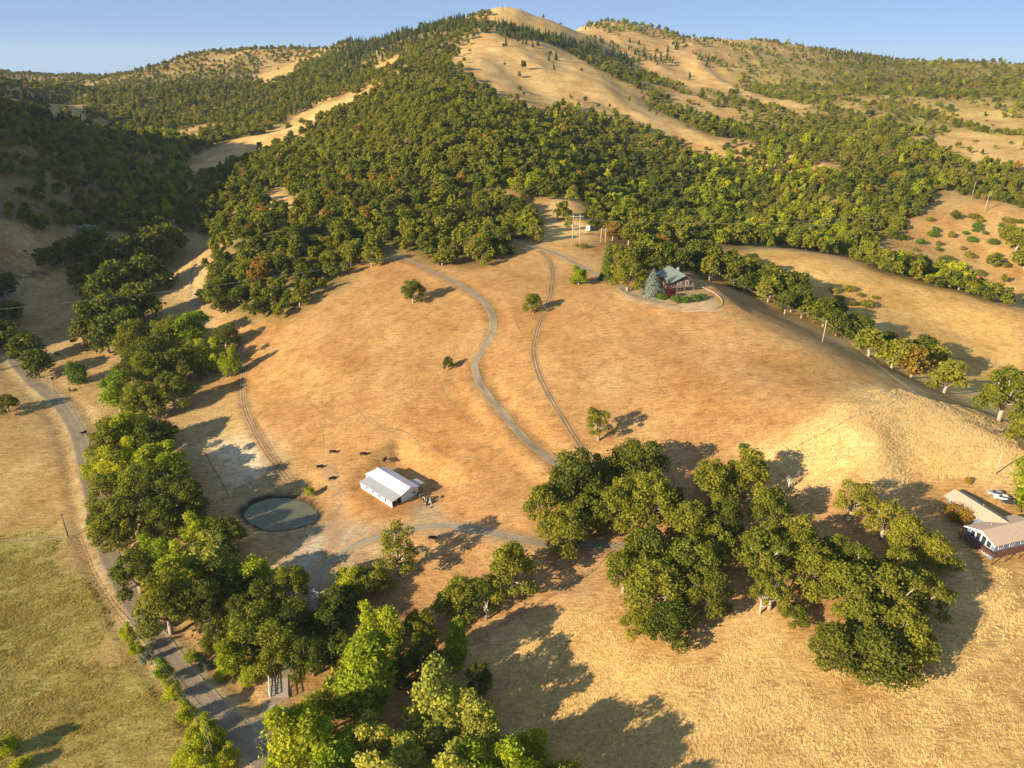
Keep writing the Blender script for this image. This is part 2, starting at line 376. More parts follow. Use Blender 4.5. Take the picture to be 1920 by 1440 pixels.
GOLDF = [world_poly(p) for p in (
 [(840,105),(880,72),(930,62),(1000,78),(1060,95),(1150,150),(1290,235),(1345,292),(1260,255),(1180,232),(1090,185),(1010,200),(960,160),(900,150),(850,125)],
 [(900,28),(960,10),(1050,42),(1110,76),(1080,80),(1000,58),(930,40)],
 [(1160,140),(1250,165),(1440,240),(1380,235),(1280,200)], [(1240,95),(1330,125),(1480,190),(1560,222),(1480,212),(1350,160)],
 [(1700,260),(1780,245),(1930,262),(1930,328),(1840,302)], [(1765,188),(1830,200),(1930,235),(1930,252),(1820,238)],
 [(1690,280),(1750,300),(1860,345),(1800,335)], [(84,212),(130,190),(172,200),(120,225),(88,228)],
 [(395,305),(440,262),(520,232),(600,205),(660,172),(668,190),(610,225),(560,252),(480,285),(420,312)], [(300,255),(345,238),(420,232),(400,250),(330,262)], [(560,215),(640,180),(700,165),(690,180),(600,222)], [(465,160),(490,122),(560,114),(556,140),(500,165)], [(385,112),(400,104),(465,104),(420,118)],
 [(680,140),(700,122),(760,102),(752,122),(700,142)], [(500,395),(510,360),(545,350),(572,385),(540,402)], [(1640,480),(1740,385),(1790,366),(1940,395),(1940,600),(1740,510)],
 [(1330,470),(1450,466),(1580,485),(1700,525),(1940,595),(1940,800),(1800,760),(1640,700),(1560,640),(1440,560),(1345,490)],
 [(40,395),(70,385),(130,390),(120,405),(80,412)], [(0,460),(90,450),(110,500),(60,560),(0,560)], [(300,430),(420,435),(380,520),(400,620),(330,560)],
 [(1020,375),(1080,365),(1110,420),(1120,460),(1020,460),(1030,400)],
)]
for g_ in GOLDF:
    zone(g_, (.56,.39,.165), .3)
zone([(-200,600),(-200,190),(60,195),(180,262),(330,262),(350,340),(310,430),(200,440),(120,430),(30,440)], (.20,.155,.07), .3, .85)  # brushy ground, its colour darkened to deepen the shade on this hillside
# valley floor west
zone([(-150,1500),(-150,560),(120,460),(330,430),(420,440),(380,520),(400,640),(455,760),(480,860),(350,900),(300,1100),(330,1250),(520,1500)], (.36,.255,.115), .4)
zone([(-200,1500),(-200,1030),(60,1015),(130,1012),(170,1080),(235,1180),(300,1290),(380,1380),(440,1500)], (.27,.235,.072), .7)
zone([(-200,1010),(-200,780),(90,800),(130,880),(150,985),(130,1008),(30,1018)], (.40,.275,.115), .4)
# knoll pasture, grazed short
zone([(440,620),(470,760),(520,850),(600,850),(690,860),(830,880),(860,960),(980,960),(1100,870),(1400,880),(1500,800),(1640,728),(1540,690),(1350,580),(1200,570),(1050,480),(900,495),(750,490),(640,530),(540,590)], (.38,.232,.098), .12)
zone([(760,740),(850,720),(900,800),(840,870),(700,860),(740,800)], (.36,.185,.065), .1, .5)
zone([(470,690),(560,670),(640,700),(560,760),(500,740)], (.40,.25,.09), .12, .6)
zone([(650,960),(690,880),(840,880),(900,960),(1000,960),(1050,1010),(860,990),(760,1000)], (.375,.205,.08), .1)
# bare orange soil under the grove and along the drive
zone([(690,1010),(900,985),(1060,930),(1200,850),(1400,880),(1500,930),(1700,980),(1760,1060),(1760,1170),(1600,1250),(1500,1170),(1250,1200),(1130,1090),(1060,1110),(900,1190),(700,1110)], (.39,.235,.105), .15)
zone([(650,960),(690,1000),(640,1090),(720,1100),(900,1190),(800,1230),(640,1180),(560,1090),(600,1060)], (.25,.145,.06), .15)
# uncut pale grass
zone([(880,1230),(930,1180),(1060,1110),(1110,1070),(1140,1150),(1240,1215),(1400,1160),(1500,1190),(1560,1290),(1690,1290),(1760,1130),(1790,1050),(2100,1050),(2200,1600),(820,1600)], (.50,.345,.14), 1.0)
zone([(1390,868),(1500,800),(1600,735),(1680,722),(1780,770),(1930,850),(1900,910),(1780,900),(1700,920),(1500,925)], (.66,.49,.225), 1.0, 1.0, .25)
zone([(1650,735),(1760,770),(1950,860),(1950,810),(1800,760),(1700,728)], (.36,.27,.14), .8, .7)  # darker strip that paints shade onto the right side of the knob
# ridge pasture across the gully and the slopes beyond
zone([(1330,470),(1450,470),(1580,485),(1700,525),(1940,595),(1940,760),(1800,715),(1640,640),(1560,600),(1440,540),(1350,490)], (.50,.33,.12), .4)
zone([(1650,480),(1740,385),(1790,366),(1940,395),(1940,570),(1740,500)], (.46,.30,.12), .35)
# pond surround, paddock, corral
zone([(380,800),(480,810),(540,880),(600,880),(620,960),(600,1080),(540,1040),(430,1000),(380,920)], (.27,.195,.095), .3)
zone([(380,832),(466,808),(522,882),(420,916)], (.60,.51,.36), .1, .9, .2)
yard = np.minimum.reduce([line_d['barndr'], line_d['ponddr'], line_d['drive']])
zone([(525,1025),(590,990),(650,980),(730,1000),(690,1024),(640,1062),(612,1098),(550,1085),(515,1055)], (.34,.295,.22), .02)
def soften(a, k=2):
    for ax in (0, 1):
        p = [(k, k) if i == ax else (0, 0) for i in range(a.ndim)]; q = np.pad(a, p, mode='edge'); c_ = np.cumsum(q, axis=ax)
        c_ = np.insert(c_, 0, 0, axis=ax); n_ = c_.shape[ax]
        a = (np.take(c_, range(2*k+1, n_), axis=ax)-np.take(c_, range(0, n_-2*k-1), axis=ax))/(2*k+1)
    return a
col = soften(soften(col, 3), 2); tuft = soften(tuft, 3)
def lane(nm, w0, w1, c, k=1.0):
    m = smooth(w1, w0, line_d[nm]+fbm(XX/3, YY/3, 5, 2)*.5)*k
    col[:] = col*(1-m[...,None])+np.array(c)*m[...,None]; tuft[:] = tuft*(1-m)
lane('track', 1.0, 2.2, (.24,.155,.08), .6); lane('ltrack', .8, 3.6, (.17,.125,.075), .75); lane('vtrack', .8, 2.4, (.30,.23,.14), .8)
lane('barndr', 2.5, 6.5, (.33,.24,.14)); lane('ponddr', 1.4, 4.2, (.29,.20,.12), .85)
lane('wind', 2.3, 3.6, (.36,.23,.10), .9); lane('drive', 2.4, 4.4, (.36,.24,.13), .9); lane('house', 2.2, 3.5, (.42,.29,.15), .9)
m_ = smooth(5.4, 3.0, line_d['road']); col = col*(1-m_[...,None])+np.array((.43,.33,.19))*m_[...,None]; tuft *= 1-m_
m_ = smooth(1.6, 0, np.abs(line_d['road']-6.2)); col = col*(1-.55*m_[...,None])+.55*np.array((.20,.145,.085))*m_[...,None]
pk = smooth(2.4, 1.2, dpond); col = col*(1-pk[...,None])+np.array((.045,.04,.028))*pk[...,None]; tuft *= 1-smooth(4, 2, dpond)
zone([(1150,545),(1230,540),(1300,545),(1340,560),(1352,575),(1330,582),(1240,580),(1180,568)], (.40,.30,.19), 0, .9, .25)
# fresh earth bank by the valley road
zone([(0,505),(10,498),(60,497),(75,510),(40,516),(0,515)], (.10,.065,.04), 0, .9, .4)
for (u, v, ru, rv, k_) in ((1410,438,24,12,.8),):
    pass
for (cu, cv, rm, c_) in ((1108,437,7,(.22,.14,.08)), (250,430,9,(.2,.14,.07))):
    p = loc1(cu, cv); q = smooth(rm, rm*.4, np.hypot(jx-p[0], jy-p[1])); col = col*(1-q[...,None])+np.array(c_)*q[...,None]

nx, ny = len(GX), len(GY)
me = bpy.data.meshes.new('terrain')
co = np.stack([XX, YY, ZZ], -1).reshape(-1, 3)
ii = (np.arange(ny-1)[:,None]*nx+np.arange(nx-1)).ravel()
quads = np.stack([ii, ii+1, ii+nx+1, ii+nx], 1)
me.vertices.add(len(co)); me.vertices.foreach_set('co', co.ravel())
me.loops.add(quads.size); me.loops.foreach_set('vertex_index', quads.ravel().astype(np.int32))
me.polygons.add(len(quads)); me.polygons.foreach_set('loop_start', (np.arange(len(quads))*4).astype(np.int32))
me.polygons.foreach_set('use_smooth', np.ones(len(quads), bool))
me.update(calc_edges=True)
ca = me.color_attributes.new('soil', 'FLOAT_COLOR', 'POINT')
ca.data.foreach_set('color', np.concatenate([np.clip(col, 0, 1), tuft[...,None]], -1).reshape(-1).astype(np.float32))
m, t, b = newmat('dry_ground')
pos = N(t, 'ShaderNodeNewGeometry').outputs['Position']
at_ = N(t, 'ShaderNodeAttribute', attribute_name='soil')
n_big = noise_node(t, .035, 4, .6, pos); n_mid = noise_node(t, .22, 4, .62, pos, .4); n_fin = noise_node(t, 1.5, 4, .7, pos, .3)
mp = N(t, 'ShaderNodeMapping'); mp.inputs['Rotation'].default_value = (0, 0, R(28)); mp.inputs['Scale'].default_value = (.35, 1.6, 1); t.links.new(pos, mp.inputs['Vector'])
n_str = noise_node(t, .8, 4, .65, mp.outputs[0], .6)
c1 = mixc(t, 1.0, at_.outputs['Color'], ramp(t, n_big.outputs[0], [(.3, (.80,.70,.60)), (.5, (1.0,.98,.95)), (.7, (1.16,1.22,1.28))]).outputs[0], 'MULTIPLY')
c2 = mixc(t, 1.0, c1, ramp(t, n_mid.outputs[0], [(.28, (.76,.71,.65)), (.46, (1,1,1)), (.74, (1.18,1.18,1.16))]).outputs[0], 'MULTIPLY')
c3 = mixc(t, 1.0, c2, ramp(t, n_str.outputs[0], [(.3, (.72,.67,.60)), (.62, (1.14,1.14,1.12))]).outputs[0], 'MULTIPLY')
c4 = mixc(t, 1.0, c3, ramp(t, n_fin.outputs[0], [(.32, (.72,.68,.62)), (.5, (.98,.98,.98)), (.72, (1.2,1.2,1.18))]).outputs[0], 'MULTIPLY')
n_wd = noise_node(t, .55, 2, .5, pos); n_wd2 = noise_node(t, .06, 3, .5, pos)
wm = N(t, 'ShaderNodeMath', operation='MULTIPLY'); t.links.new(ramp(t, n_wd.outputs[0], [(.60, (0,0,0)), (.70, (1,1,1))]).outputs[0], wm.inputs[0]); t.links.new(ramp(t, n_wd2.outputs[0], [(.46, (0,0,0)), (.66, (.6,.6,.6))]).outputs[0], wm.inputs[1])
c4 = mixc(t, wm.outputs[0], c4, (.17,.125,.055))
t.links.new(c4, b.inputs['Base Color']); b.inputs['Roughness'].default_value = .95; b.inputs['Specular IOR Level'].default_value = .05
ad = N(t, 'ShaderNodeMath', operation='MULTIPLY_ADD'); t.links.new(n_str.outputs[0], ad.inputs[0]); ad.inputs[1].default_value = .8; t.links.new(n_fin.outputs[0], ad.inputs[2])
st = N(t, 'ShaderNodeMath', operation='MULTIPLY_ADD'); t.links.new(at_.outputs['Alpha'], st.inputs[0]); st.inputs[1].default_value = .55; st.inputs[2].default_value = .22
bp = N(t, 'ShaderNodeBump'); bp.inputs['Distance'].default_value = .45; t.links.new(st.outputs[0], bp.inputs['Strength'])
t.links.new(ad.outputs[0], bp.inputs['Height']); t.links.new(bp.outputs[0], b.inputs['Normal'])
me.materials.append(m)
tag(link('terrain', me), kind='structure')

def strip(name, L, hw, mat, lift=.07, rag=.25, seed=0, na=6):
    T = np.gradient(L, axis=0); T /= np.hypot(*T.T)[:,None]; Nn = np.stack([-T[:,1], T[:,0]], 1)
    s_ = np.arange(len(L))*1.0
    hw = np.broadcast_to(np.asarray(hw, float), (len(L),)) if not callable(hw) else hw(np.linspace(0, 1, len(L)))
    wl = hw+rag*fbm(s_/3.1, s_*0, seed, 3); wr = hw+rag*fbm(s_/3.1, s_*0+9, seed+5, 3)
    vs = []; fs = []
    for i in range(len(L)):
        for a in range(na+1):
            f = a/na; o = -wr[i]*(1-f)+wl[i]*f; p = L[i]+Nn[i]*o; vs.append((p[0], p[1], 0))
    vs = np.array(vs); vs[:,2] = ground(vs[:,0], vs[:,1])+lift
    for i in range(len(L)-1):
        for a in range(na):
            k = i*(na+1)+a; fs.append((k, k+1, k+na+2, k+na+1))
    me = bpy.data.meshes.new(name); me.from_pydata(vs.tolist(), [], fs); me.materials.append(mat)
    uv = me.uv_layers.new(name='across'); me.polygons.foreach_set('use_smooth', [True]*len(fs))
    lv = np.empty(len(me.loops), np.int32); me.loops.foreach_get('vertex_index', lv)
    uv.data.foreach_set('uv', np.stack([(lv % (na+1))/na, (lv//(na+1))*1.0], 1).astype(np.float32).ravel())
    return tag(link(name, me), kind='structure')
def lane_mat(name, c_mid, c_rut, c_edge, ruts=True, fine=2.5):
    m, t, b = newmat(name); pos = N(t, 'ShaderNodeNewGeometry').outputs['Position']
    u_ = N(t, 'ShaderNodeSeparateXYZ'); t.links.new(N(t, 'ShaderNodeUVMap', uv_map='across').outputs[0], u_.inputs[0])
    if ruts: st = [(0, c_edge), (.14, c_edge), (.27, c_rut), (.36, c_rut), (.5, c_mid), (.64, c_rut), (.73, c_rut), (.88, c_edge)]
    else: st = [(0, c_edge), (.05, c_edge), (.10, c_mid), (.3, c_rut), (.5, c_mid), (.7, c_rut), (.90, c_mid), (.95, c_edge)]
    r = ramp(t, u_.outputs[0], st)
    n1 = noise_node(t, fine, 5, .7, pos); n2 = noise_node(t, .18, 4, .6, pos)
    c = mixc(t, 1.0, r.outputs[0], ramp(t, n1.outputs[0], [(.3, (.78,.78,.78)), (.7, (1.2,1.2,1.2))]).outputs[0], 'MULTIPLY')
    c = mixc(t, 1.0, c, ramp(t, n2.outputs[0], [(.3, (.78,.76,.73)), (.7, (1.2,1.19,1.17))]).outputs[0], 'MULTIPLY')
    t.links.new(c, b.inputs['Base Color']); b.inputs['Roughness'].default_value = .9; b.inputs['Specular IOR Level'].default_value = .15
    bp = N(t, 'ShaderNodeBump'); bp.inputs['Strength'].default_value = .25; bp.inputs['Distance'].default_value = .08
    t.links.new(n1.outputs[0], bp.inputs['Height']); t.links.new(bp.outputs[0], b.inputs['Normal'])
    return m
M_road = lane_mat('old_chipseal', (.25,.205,.145), (.22,.18,.13), (.36,.28,.175), ruts=False)
M_gravel = lane_mat('gravel_lane', (.30,.25,.17), (.25,.215,.155), (.34,.25,.14))
M_earth = lane_mat('earth_lane', (.29,.20,.11), (.22,.15,.085), (.36,.235,.10))
M_ruts = lane_mat('rutted_earth', (.36,.25,.13), (.15,.10,.055), (.30,.20,.10))
strip('county_road', ROAD, 2.75, M_road, .09, .30, 1)
strip('winding_drive', WIND, 1.7, M_gravel, .08, .5, 2)
strip('ranch_drive', DRIVE, 2.0, M_gravel, .07, .4, 3)
strip('dirt_track', TRACK, 1.35, M_ruts, .06, .35, 9)
strip('valley_lane', LTRACK, 1.2, M_ruts, .06, .4, 11)
strip('house_drive', HOUSEDR, 1.7, M_gravel, .075, .3, 4)
# the drive's mouth at the county road
mo = area([(520,1322),(545,1330),(540,1440),(470,1380),(440,1352),(478,1350),(500,1338)])
mo = mo[np.argsort(np.arctan2(mo[:,1]-mo[:,1].mean(), mo[:,0]-mo[:,0].mean()))]
mc = mo.mean(0); vs = []; fs = []
for k in range(len(mo)):
    for f in (1.0, .66, .33): p = mc+(mo[k]-mc)*f; vs.append((p[0], p[1], float(ground(p[0], p[1]))+.065))
vs.append((mc[0], mc[1], float(ground(*mc))+.065)); cN = len(vs)-1; K = len(mo)
for k in range(K):
    a, b2 = k*3, ((k+1) % K)*3
    fs += [(a, b2, b2+1, a+1), (a+1, b2+1, b2+2, a+2), (a+2, b2+2, cN)]
mm = MB(); mm.v = vs; mm.f = fs
tag(mm.build('drive_apron', weathered('apron_gravel', (.27,.225,.16), .2, .8)), kind='structure')
# pond water
m, t, b = newmat('pond_water')
pos = N(t, 'ShaderNodeNewGeometry').outputs['Position']
nw = noise_node(t, .25, 4, .6, pos)
t.links.new(ramp(t, nw.outputs[0], [(.35, (.115,.12,.075)), (.7, (.155,.15,.09))]).outputs[0], b.inputs['Base Color'])
b.inputs['Roughness'].default_value = .09; b.inputs['IOR'].default_value = 1.33; b.inputs['Specular IOR Level'].default_value = .35
nb = noise_node(t, 2.2, 3, .5, pos); bp = N(t, 'ShaderNodeBump'); bp.inputs['Strength'].default_value = .05; bp.inputs['Distance'].default_value = .05
t.links.new(nb.outputs[0], bp.inputs['Height']); t.links.new(bp.outputs[0], b.inputs['Normal'])
K = 72; vs = []; 
for k in range(K):
    a = 2*math.pi*k/K; r_ = float(np.interp(a if a <= math.pi else a-2*math.pi, np.concatenate([pa[o_]-2*np.pi, pa[o_], pa[o_]+2*np.pi]), np.tile(pr[o_], 3)))+1.0
    vs.append((pc[0]+math.cos(a)*r_, pc[1]+math.sin(a)*r_, POND_Z))
mm = MB(); mm.v = vs; mm.f = [tuple(range(K))]
tag(mm.build('pond_water', m), kind='structure')
# ------------------------------------------------------------------ foliage
def leaf_mat(name, ca_, cb_, transl=.28):
    m = bpy.data.materials.new(name); m.use_nodes = True; t = m.node_tree; t.nodes.remove(t.nodes['Principled BSDF'])
    oi = N(t, 'ShaderNodeObjectInfo'); at = N(t, 'ShaderNodeAttribute', attribute_name='shade')
    c = mixc(t, oi.outputs['Random'], ca_, cb_)
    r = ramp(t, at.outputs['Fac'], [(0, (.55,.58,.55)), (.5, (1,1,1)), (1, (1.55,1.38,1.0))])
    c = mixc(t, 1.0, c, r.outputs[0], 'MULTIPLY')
    d = N(t, 'ShaderNodeBsdfDiffuse'); tr = N(t, 'ShaderNodeBsdfTranslucent'); mx = N(t, 'ShaderNodeMixShader'); mx.inputs[0].default_value = transl
    t.links.new(c, d.inputs[0]); t.links.new(c, tr.inputs[0]); t.links.new(d.outputs[0], mx.inputs[1]); t.links.new(tr.outputs[0], mx.inputs[2])
    t.links.new(mx.outputs[0], t.nodes['Material Output'].inputs[0]); return m
LEAF = {
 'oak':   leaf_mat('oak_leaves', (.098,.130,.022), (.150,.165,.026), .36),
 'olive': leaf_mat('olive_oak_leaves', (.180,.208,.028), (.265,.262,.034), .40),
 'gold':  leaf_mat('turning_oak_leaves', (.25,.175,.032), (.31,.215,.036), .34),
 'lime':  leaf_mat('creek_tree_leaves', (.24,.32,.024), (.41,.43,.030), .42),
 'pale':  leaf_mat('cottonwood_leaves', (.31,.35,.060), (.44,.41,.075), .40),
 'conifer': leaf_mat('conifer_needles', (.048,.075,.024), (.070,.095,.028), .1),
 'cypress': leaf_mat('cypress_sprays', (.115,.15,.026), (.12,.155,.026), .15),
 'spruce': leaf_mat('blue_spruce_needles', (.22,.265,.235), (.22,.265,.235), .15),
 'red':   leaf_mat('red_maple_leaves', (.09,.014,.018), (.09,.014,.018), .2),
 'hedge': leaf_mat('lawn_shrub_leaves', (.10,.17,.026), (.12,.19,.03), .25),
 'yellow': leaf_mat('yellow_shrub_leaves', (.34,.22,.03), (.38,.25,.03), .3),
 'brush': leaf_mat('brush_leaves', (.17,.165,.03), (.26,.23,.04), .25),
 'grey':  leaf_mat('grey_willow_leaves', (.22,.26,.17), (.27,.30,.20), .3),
}
BARK = weathered('grey_bark', (.34,.29,.235), .35, 3, .95, .4, 10)
SNAGM = weathered('bleached_wood', (.48,.44,.39), .25, 3, .9, .3, 10)

def leaf_mesh(name, pos, nrm, size, mat, r, shade=None):
    k = len(pos); nrm = nrm/np.linalg.norm(nrm, axis=1)[:,None]
    a = r.normal(size=(k,3)); a -= (a*nrm).sum(1)[:,None]*nrm; a /= np.linalg.norm(a, axis=1)[:,None]; b = np.cross(nrm, a)
    size = np.broadcast_to(np.asarray(size, float), (k,))
    la = size*(.65+.7*r.random(k)); lb = size*(.45+.55*r.random(k)); sk = (r.random(k)-.5)*size*.5
    V = np.stack([pos+a*la[:,None], pos+b*lb[:,None]+a*sk[:,None]+nrm*(size*.18)[:,None], pos-a*la[:,None], pos-b*lb[:,None]-a*sk[:,None]], 1).reshape(-1,3)
    me = bpy.data.meshes.new(name)
    me.vertices.add(4*k); me.vertices.foreach_set('co', V.astype(np.float32).ravel())
    me.loops.add(4*k); me.loops.foreach_set('vertex_index', np.arange(4*k, dtype=np.int32))
    me.polygons.add(k); me.polygons.foreach_set('loop_start', (np.arange(k)*4).astype(np.int32)); me.update(calc_edges=True)
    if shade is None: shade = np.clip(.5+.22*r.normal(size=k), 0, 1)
    me.attributes.new('shade', 'FLOAT', 'FACE').data.foreach_set('value', shade.astype(np.float32))
    me.materials.append(mat); return me
def blob_crown(name, blobs, k, leaf, mat, seed, out=.75, flat=1.0):
    r = np.random.default_rng(seed); B = np.array(blobs); wt = B[:,3]**2; wt /= wt.sum()
    pos = []; nr = []; sh = []; cnt = 0; tint = r.normal(size=len(B))*.12
    while cnt < k:
        i = r.choice(len(B), size=k, p=wt); d = r.normal(size=(k,3)); d[:,2] += .35; d /= np.linalg.norm(d, axis=1)[:,None]
        rad = B[i,3]*np.where(r.random(k) < (.24 if leaf > .5 else .16), 1.0+.5*r.random(k), .62+.44*r.random(k)); p = B[i,:3]+d*rad[:,None]*np.array((1,1,flat))
        q = np.ones(k, bool)
        for j in range(len(B)): q &= (np.linalg.norm((p-B[j,:3])/np.array((1,1,flat)), axis=1) > B[j,3]*.62)
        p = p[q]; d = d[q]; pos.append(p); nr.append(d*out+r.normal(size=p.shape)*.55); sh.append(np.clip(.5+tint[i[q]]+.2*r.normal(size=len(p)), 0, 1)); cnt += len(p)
    return leaf_mesh(name, np.concatenate(pos)[:k], np.concatenate(nr)[:k], leaf, mat, r, np.concatenate(sh)[:k])
def oak_blobs(seed, nb=20, open_=.0):
    r = random.Random(seed); L = []
    lean = (r.uniform(-.7,.7), r.uniform(-.7,.7))
    for i in range(nb):
        a = i*2.39996+r.uniform(-.5,.5); h = (i+.5)/nb; rr = math.sqrt(1-abs(h*1.05-.1)**2.2 if abs(h*1.05-.1) < 1 else .02)*r.uniform(.62,1.0)
        z = 2.6+h*5.6+r.uniform(-.5,.5); s = r.uniform(.7,1.75)*(1-open_*.2)
        L.append((math.cos(a)*rr*(3.3+open_*.7)+lean[0]*h, math.sin(a)*rr*(3.3+open_*.7)+lean[1]*h, z, s))
    L.append((lean[0]*.5, lean[1]*.5, 5.2, 2.1*(1-open_*.45))); return L
def tall_blobs(seed, nb=20):
    r = random.Random(seed); L = []
    stems = [(r.uniform(-1.8,1.8), r.uniform(-1.8,1.8), r.uniform(7.0,9.2)) for _ in range(4)]
    for i in range(nb):
        s = stems[i % 4]; h = r.random(); z = 1.8+h*(s[2]-2.0); a = r.uniform(0, 6.28); q = (1-abs(h-.4)**1.5)*r.uniform(.5,1.9)
        L.append((s[0]+math.cos(a)*q, s[1]+math.sin(a)*q, z, r.uniform(.85,1.5)*(1.05-.4*h)))
    for s in stems: L.append((s[0], s[1], s[2], .85))
    L.append((0,0,4.2,2.2)); return L
def bush_blobs(seed, nb=9):
    r = random.Random(seed); L = []
    for i in range(nb):
        a = i*2.4; q = r.uniform(.3,1.0)*2.6; L.append((math.cos(a)*q, math.sin(a)*q, r.uniform(1.2,4.4)*(1.15-q/5), r.uniform(1.2,2.1)))
    L.append((0,0,2.6,2.3)); return L
def cone_crown(name, k, leaf, mat, seed, r0=2.2, H=10., z0=.6, power=1.0, tiers=11):
    r = np.random.default_rng(seed); h = 1-np.sqrt(r.random(k)); 
    tier = np.floor(h*tiers)/tiers; ft = (h-tier)*tiers
    rad = r0*(1-h)**power*(.55+.45*(1-ft))*(.55+.5*r.random(k)**.5)+.08; a = r.random(k)*2*np.pi
    rad *= 1+.22*np.sin(a*5+tier*40)
    p = np.stack([np.cos(a)*rad, np.sin(a)*rad, z0+h*(H-z0)-rad*.18], 1); nrm = np.stack([np.cos(a)*.6, np.sin(a)*.6, np.full(k,.8)], 1)+r.normal(size=(k,3))*.45
    return leaf_mesh(name, p, nrm, leaf*(1-.45*h), mat, r)
def trunk_mesh(name, seed, blobs, mat, r0=.34, split=2.2, nl=10, twigs=3):
    r = random.Random(seed); mb = MB(); j = lambda s: r.uniform(-s, s)
    top = Vector((j(.3), j(.3), split)); mb.tube([(0,0,-.6),(j(.06),j(.06),split*.5),top], [r0*1.25, r0, r0*.85], 7)
    for b_ in r.sample(blobs, min(nl, len(blobs))):
        e = Vector(b_[:3])+Vector((0,0,b_[3]*.3)); mid = top.lerp(e, .5)+Vector((j(.4),j(.4),.35))
        mb.tube([top-Vector((0,0,.15)), mid, e], [r0*.55, r0*.36, r0*.1], 5)
        for _ in range(twigs):
            q = mid.lerp(e, r.uniform(.1,.8)); mb.tube([q, q+Vector((j(1.2),j(1.2),r.uniform(.1,1.2)))], [r0*.2, r0*.05], 4)
    return mb.mesh(name, mat, True)

MESH = {}       # (kind, detail) -> list of (trunk mesh, crown mesh)
def kinds_for(kind, detail):
    if (kind, detail) in MESH: return MESH[(kind, detail)]
    k, lf = {'near': (7000,.20), 'mid': (1700,.40), 'far': (760,.56)}[detail]; L = []
    base = sum(map(ord, kind+detail)); nv = 4 if detail != 'far' else 6
    for i in range(nv):
        sd = base*10+i
        if kind in ('oak','olive','gold'):
            op = (.75 if i % 2 else .25) if detail == 'near' else (.45 if i % 2 else .1); B = oak_blobs(sd, 24 if detail != 'far' else 13, op); tr = trunk_mesh('trunk', sd, B, BARK)
            cr = blob_crown('crown', B, int(k*(1-.3*op)), lf, LEAF[kind], sd, flat=.8)
        elif kind == 'open':       # thin crowned oak
            B = oak_blobs(sd, 19, 1.0); tr = trunk_mesh('trunk', sd, B, BARK, .36, 2.6, 11, 3); cr = blob_crown('crown', B, int(k*.5), lf*.9, LEAF['olive'], sd, flat=.7)
        elif kind in ('lime','pale','grey'):
            B = tall_blobs(sd, 22 if detail != 'far' else 14); tr = trunk_mesh('trunk', sd, B, BARK, .26, 1.6, 8); cr = blob_crown('crown', B, k, lf*.95, LEAF[kind], sd)
        elif kind == 'conifer':
            tr = MB().tube([(0,0,-.5),(0,0,9.6)], [.25,.03], 6).mesh('trunk', BARK, True); cr = cone_crown('crown', int(k*.8), lf*1.15, LEAF[kind], sd)
        elif kind == 'cypress':
            tr = MB().tube([(0,0,-.5),(0,0,9)], [.25,.03], 6).mesh('trunk', BARK, True); cr = cone_crown('crown', k, lf*.9, LEAF[kind], sd, 1.9, 10, .2, .62, 30)
        elif kind == 'spruce':
            tr = MB().tube([(0,0,-.5),(0,0,9.4)], [.3,.03], 6).mesh('trunk', BARK, True); cr = cone_crown('crown', k, lf*.9, LEAF[kind], sd, 3.6, 10, .4, .85, 9)
        else:
            B = bush_blobs(sd); tr = trunk_mesh('stem', sd, B, BARK, .16, .5, 5, 0); cr = blob_crown('foliage', B, int(k*.6), lf*.9, LEAF[kind], sd)
        L.append((tr, cr))
    MESH[(kind, detail)] = L; return L
WID = {'oak':9.4,'olive':9.4,'gold':9.4,'open':10.2,'lime':7.2,'pale':7.2,'grey':7.2,'conifer':4.4,'cypress':3.8,'spruce':7.0}
HGT = {'oak':9.4,'olive':9.4,'gold':9.4,'open':9.2,'lime':9.8,'pale':9.8,'grey':9.8,'conifer':10,'cypress':10,'spruce':10}
NAME = {'oak':'oak_tree','olive':'oak_tree','gold':'oak_tree','open':'oak_tree','lime':'creek_tree','pale':'cottonwood_tree','grey':'willow_tree','conifer':'conifer_tree','cypress':'cypress_tree','spruce':'spruce_tree'}
rt = random.Random(11)
FIRST = {}      # one real crown of each kind and detail, the pattern for the massed woodland
def put_tree(kind, detail, x, y, W, H, label, group=None, rz=None, cat=None):
    V = kinds_for(kind, detail); i = rt.randrange(len(V)); tm, cm = V[i]
    bush = kind not in WID
    wd, hg = WID.get(kind, 8.0), HGT.get(kind, 5.6)
    e = empty(NAME.get(kind, 'shrub') if not bush else 'shrub', (x, y, float(ground(x, y))-.05), rt.uniform(0, 6.28) if rz is None else rz, (W/wd*rt.uniform(.88,1.14), W/wd*rt.uniform(.88,1.14), H/hg))
    link('stem' if bush else 'trunk', tm, e); c = link('foliage' if bush else 'crown', cm, e)
    FIRST.setdefault((kind, detail), {})[i] = c
    tag(e, label, cat or ('shrub' if bush else 'tree'), group); return e
def from_photo(u, v, w, h):
    p = loc1(u, v); d = p[1]*cp-(p[2]-CAM_Z)*sp; s_ = d/FPX; th = math.atan2(CAM_Z-p[2], math.hypot(p[0], p[1]))
    W = w*s_; H = max((h*s_-.42*W*math.sin(th))/math.cos(th), W*.5); return p, W, H
OWN = []        # trunk positions of hand-placed trees, kept clear by the woodland
LOOK = {'oak':'dark green oak','olive':'olive green oak','gold':'rusty gold oak','open':'thin crowned oak','lime':'yellow green tree','pale':'pale green cottonwood','grey':'grey green willow','hedge':'bright green bush','brush':'low dull brush'}
PLACES = [('pond edge',(525,960)),('white barn',(740,930)),('plank bridge',(525,1290)),('blue house',(1850,1030)),('winding drive',(1050,875)),('paddock',(440,870)),('county road',(200,1030)),('county road',(250,1140)),('county road',(165,920)),('barn drive',(900,994)),('barn drive',(1060,1022)),('gravel turnaround',(600,1070)),('fence corner',(128,1006)),('pale knob',(1440,880)),('wooden house',(1270,560)),('valley track',(456,700))]
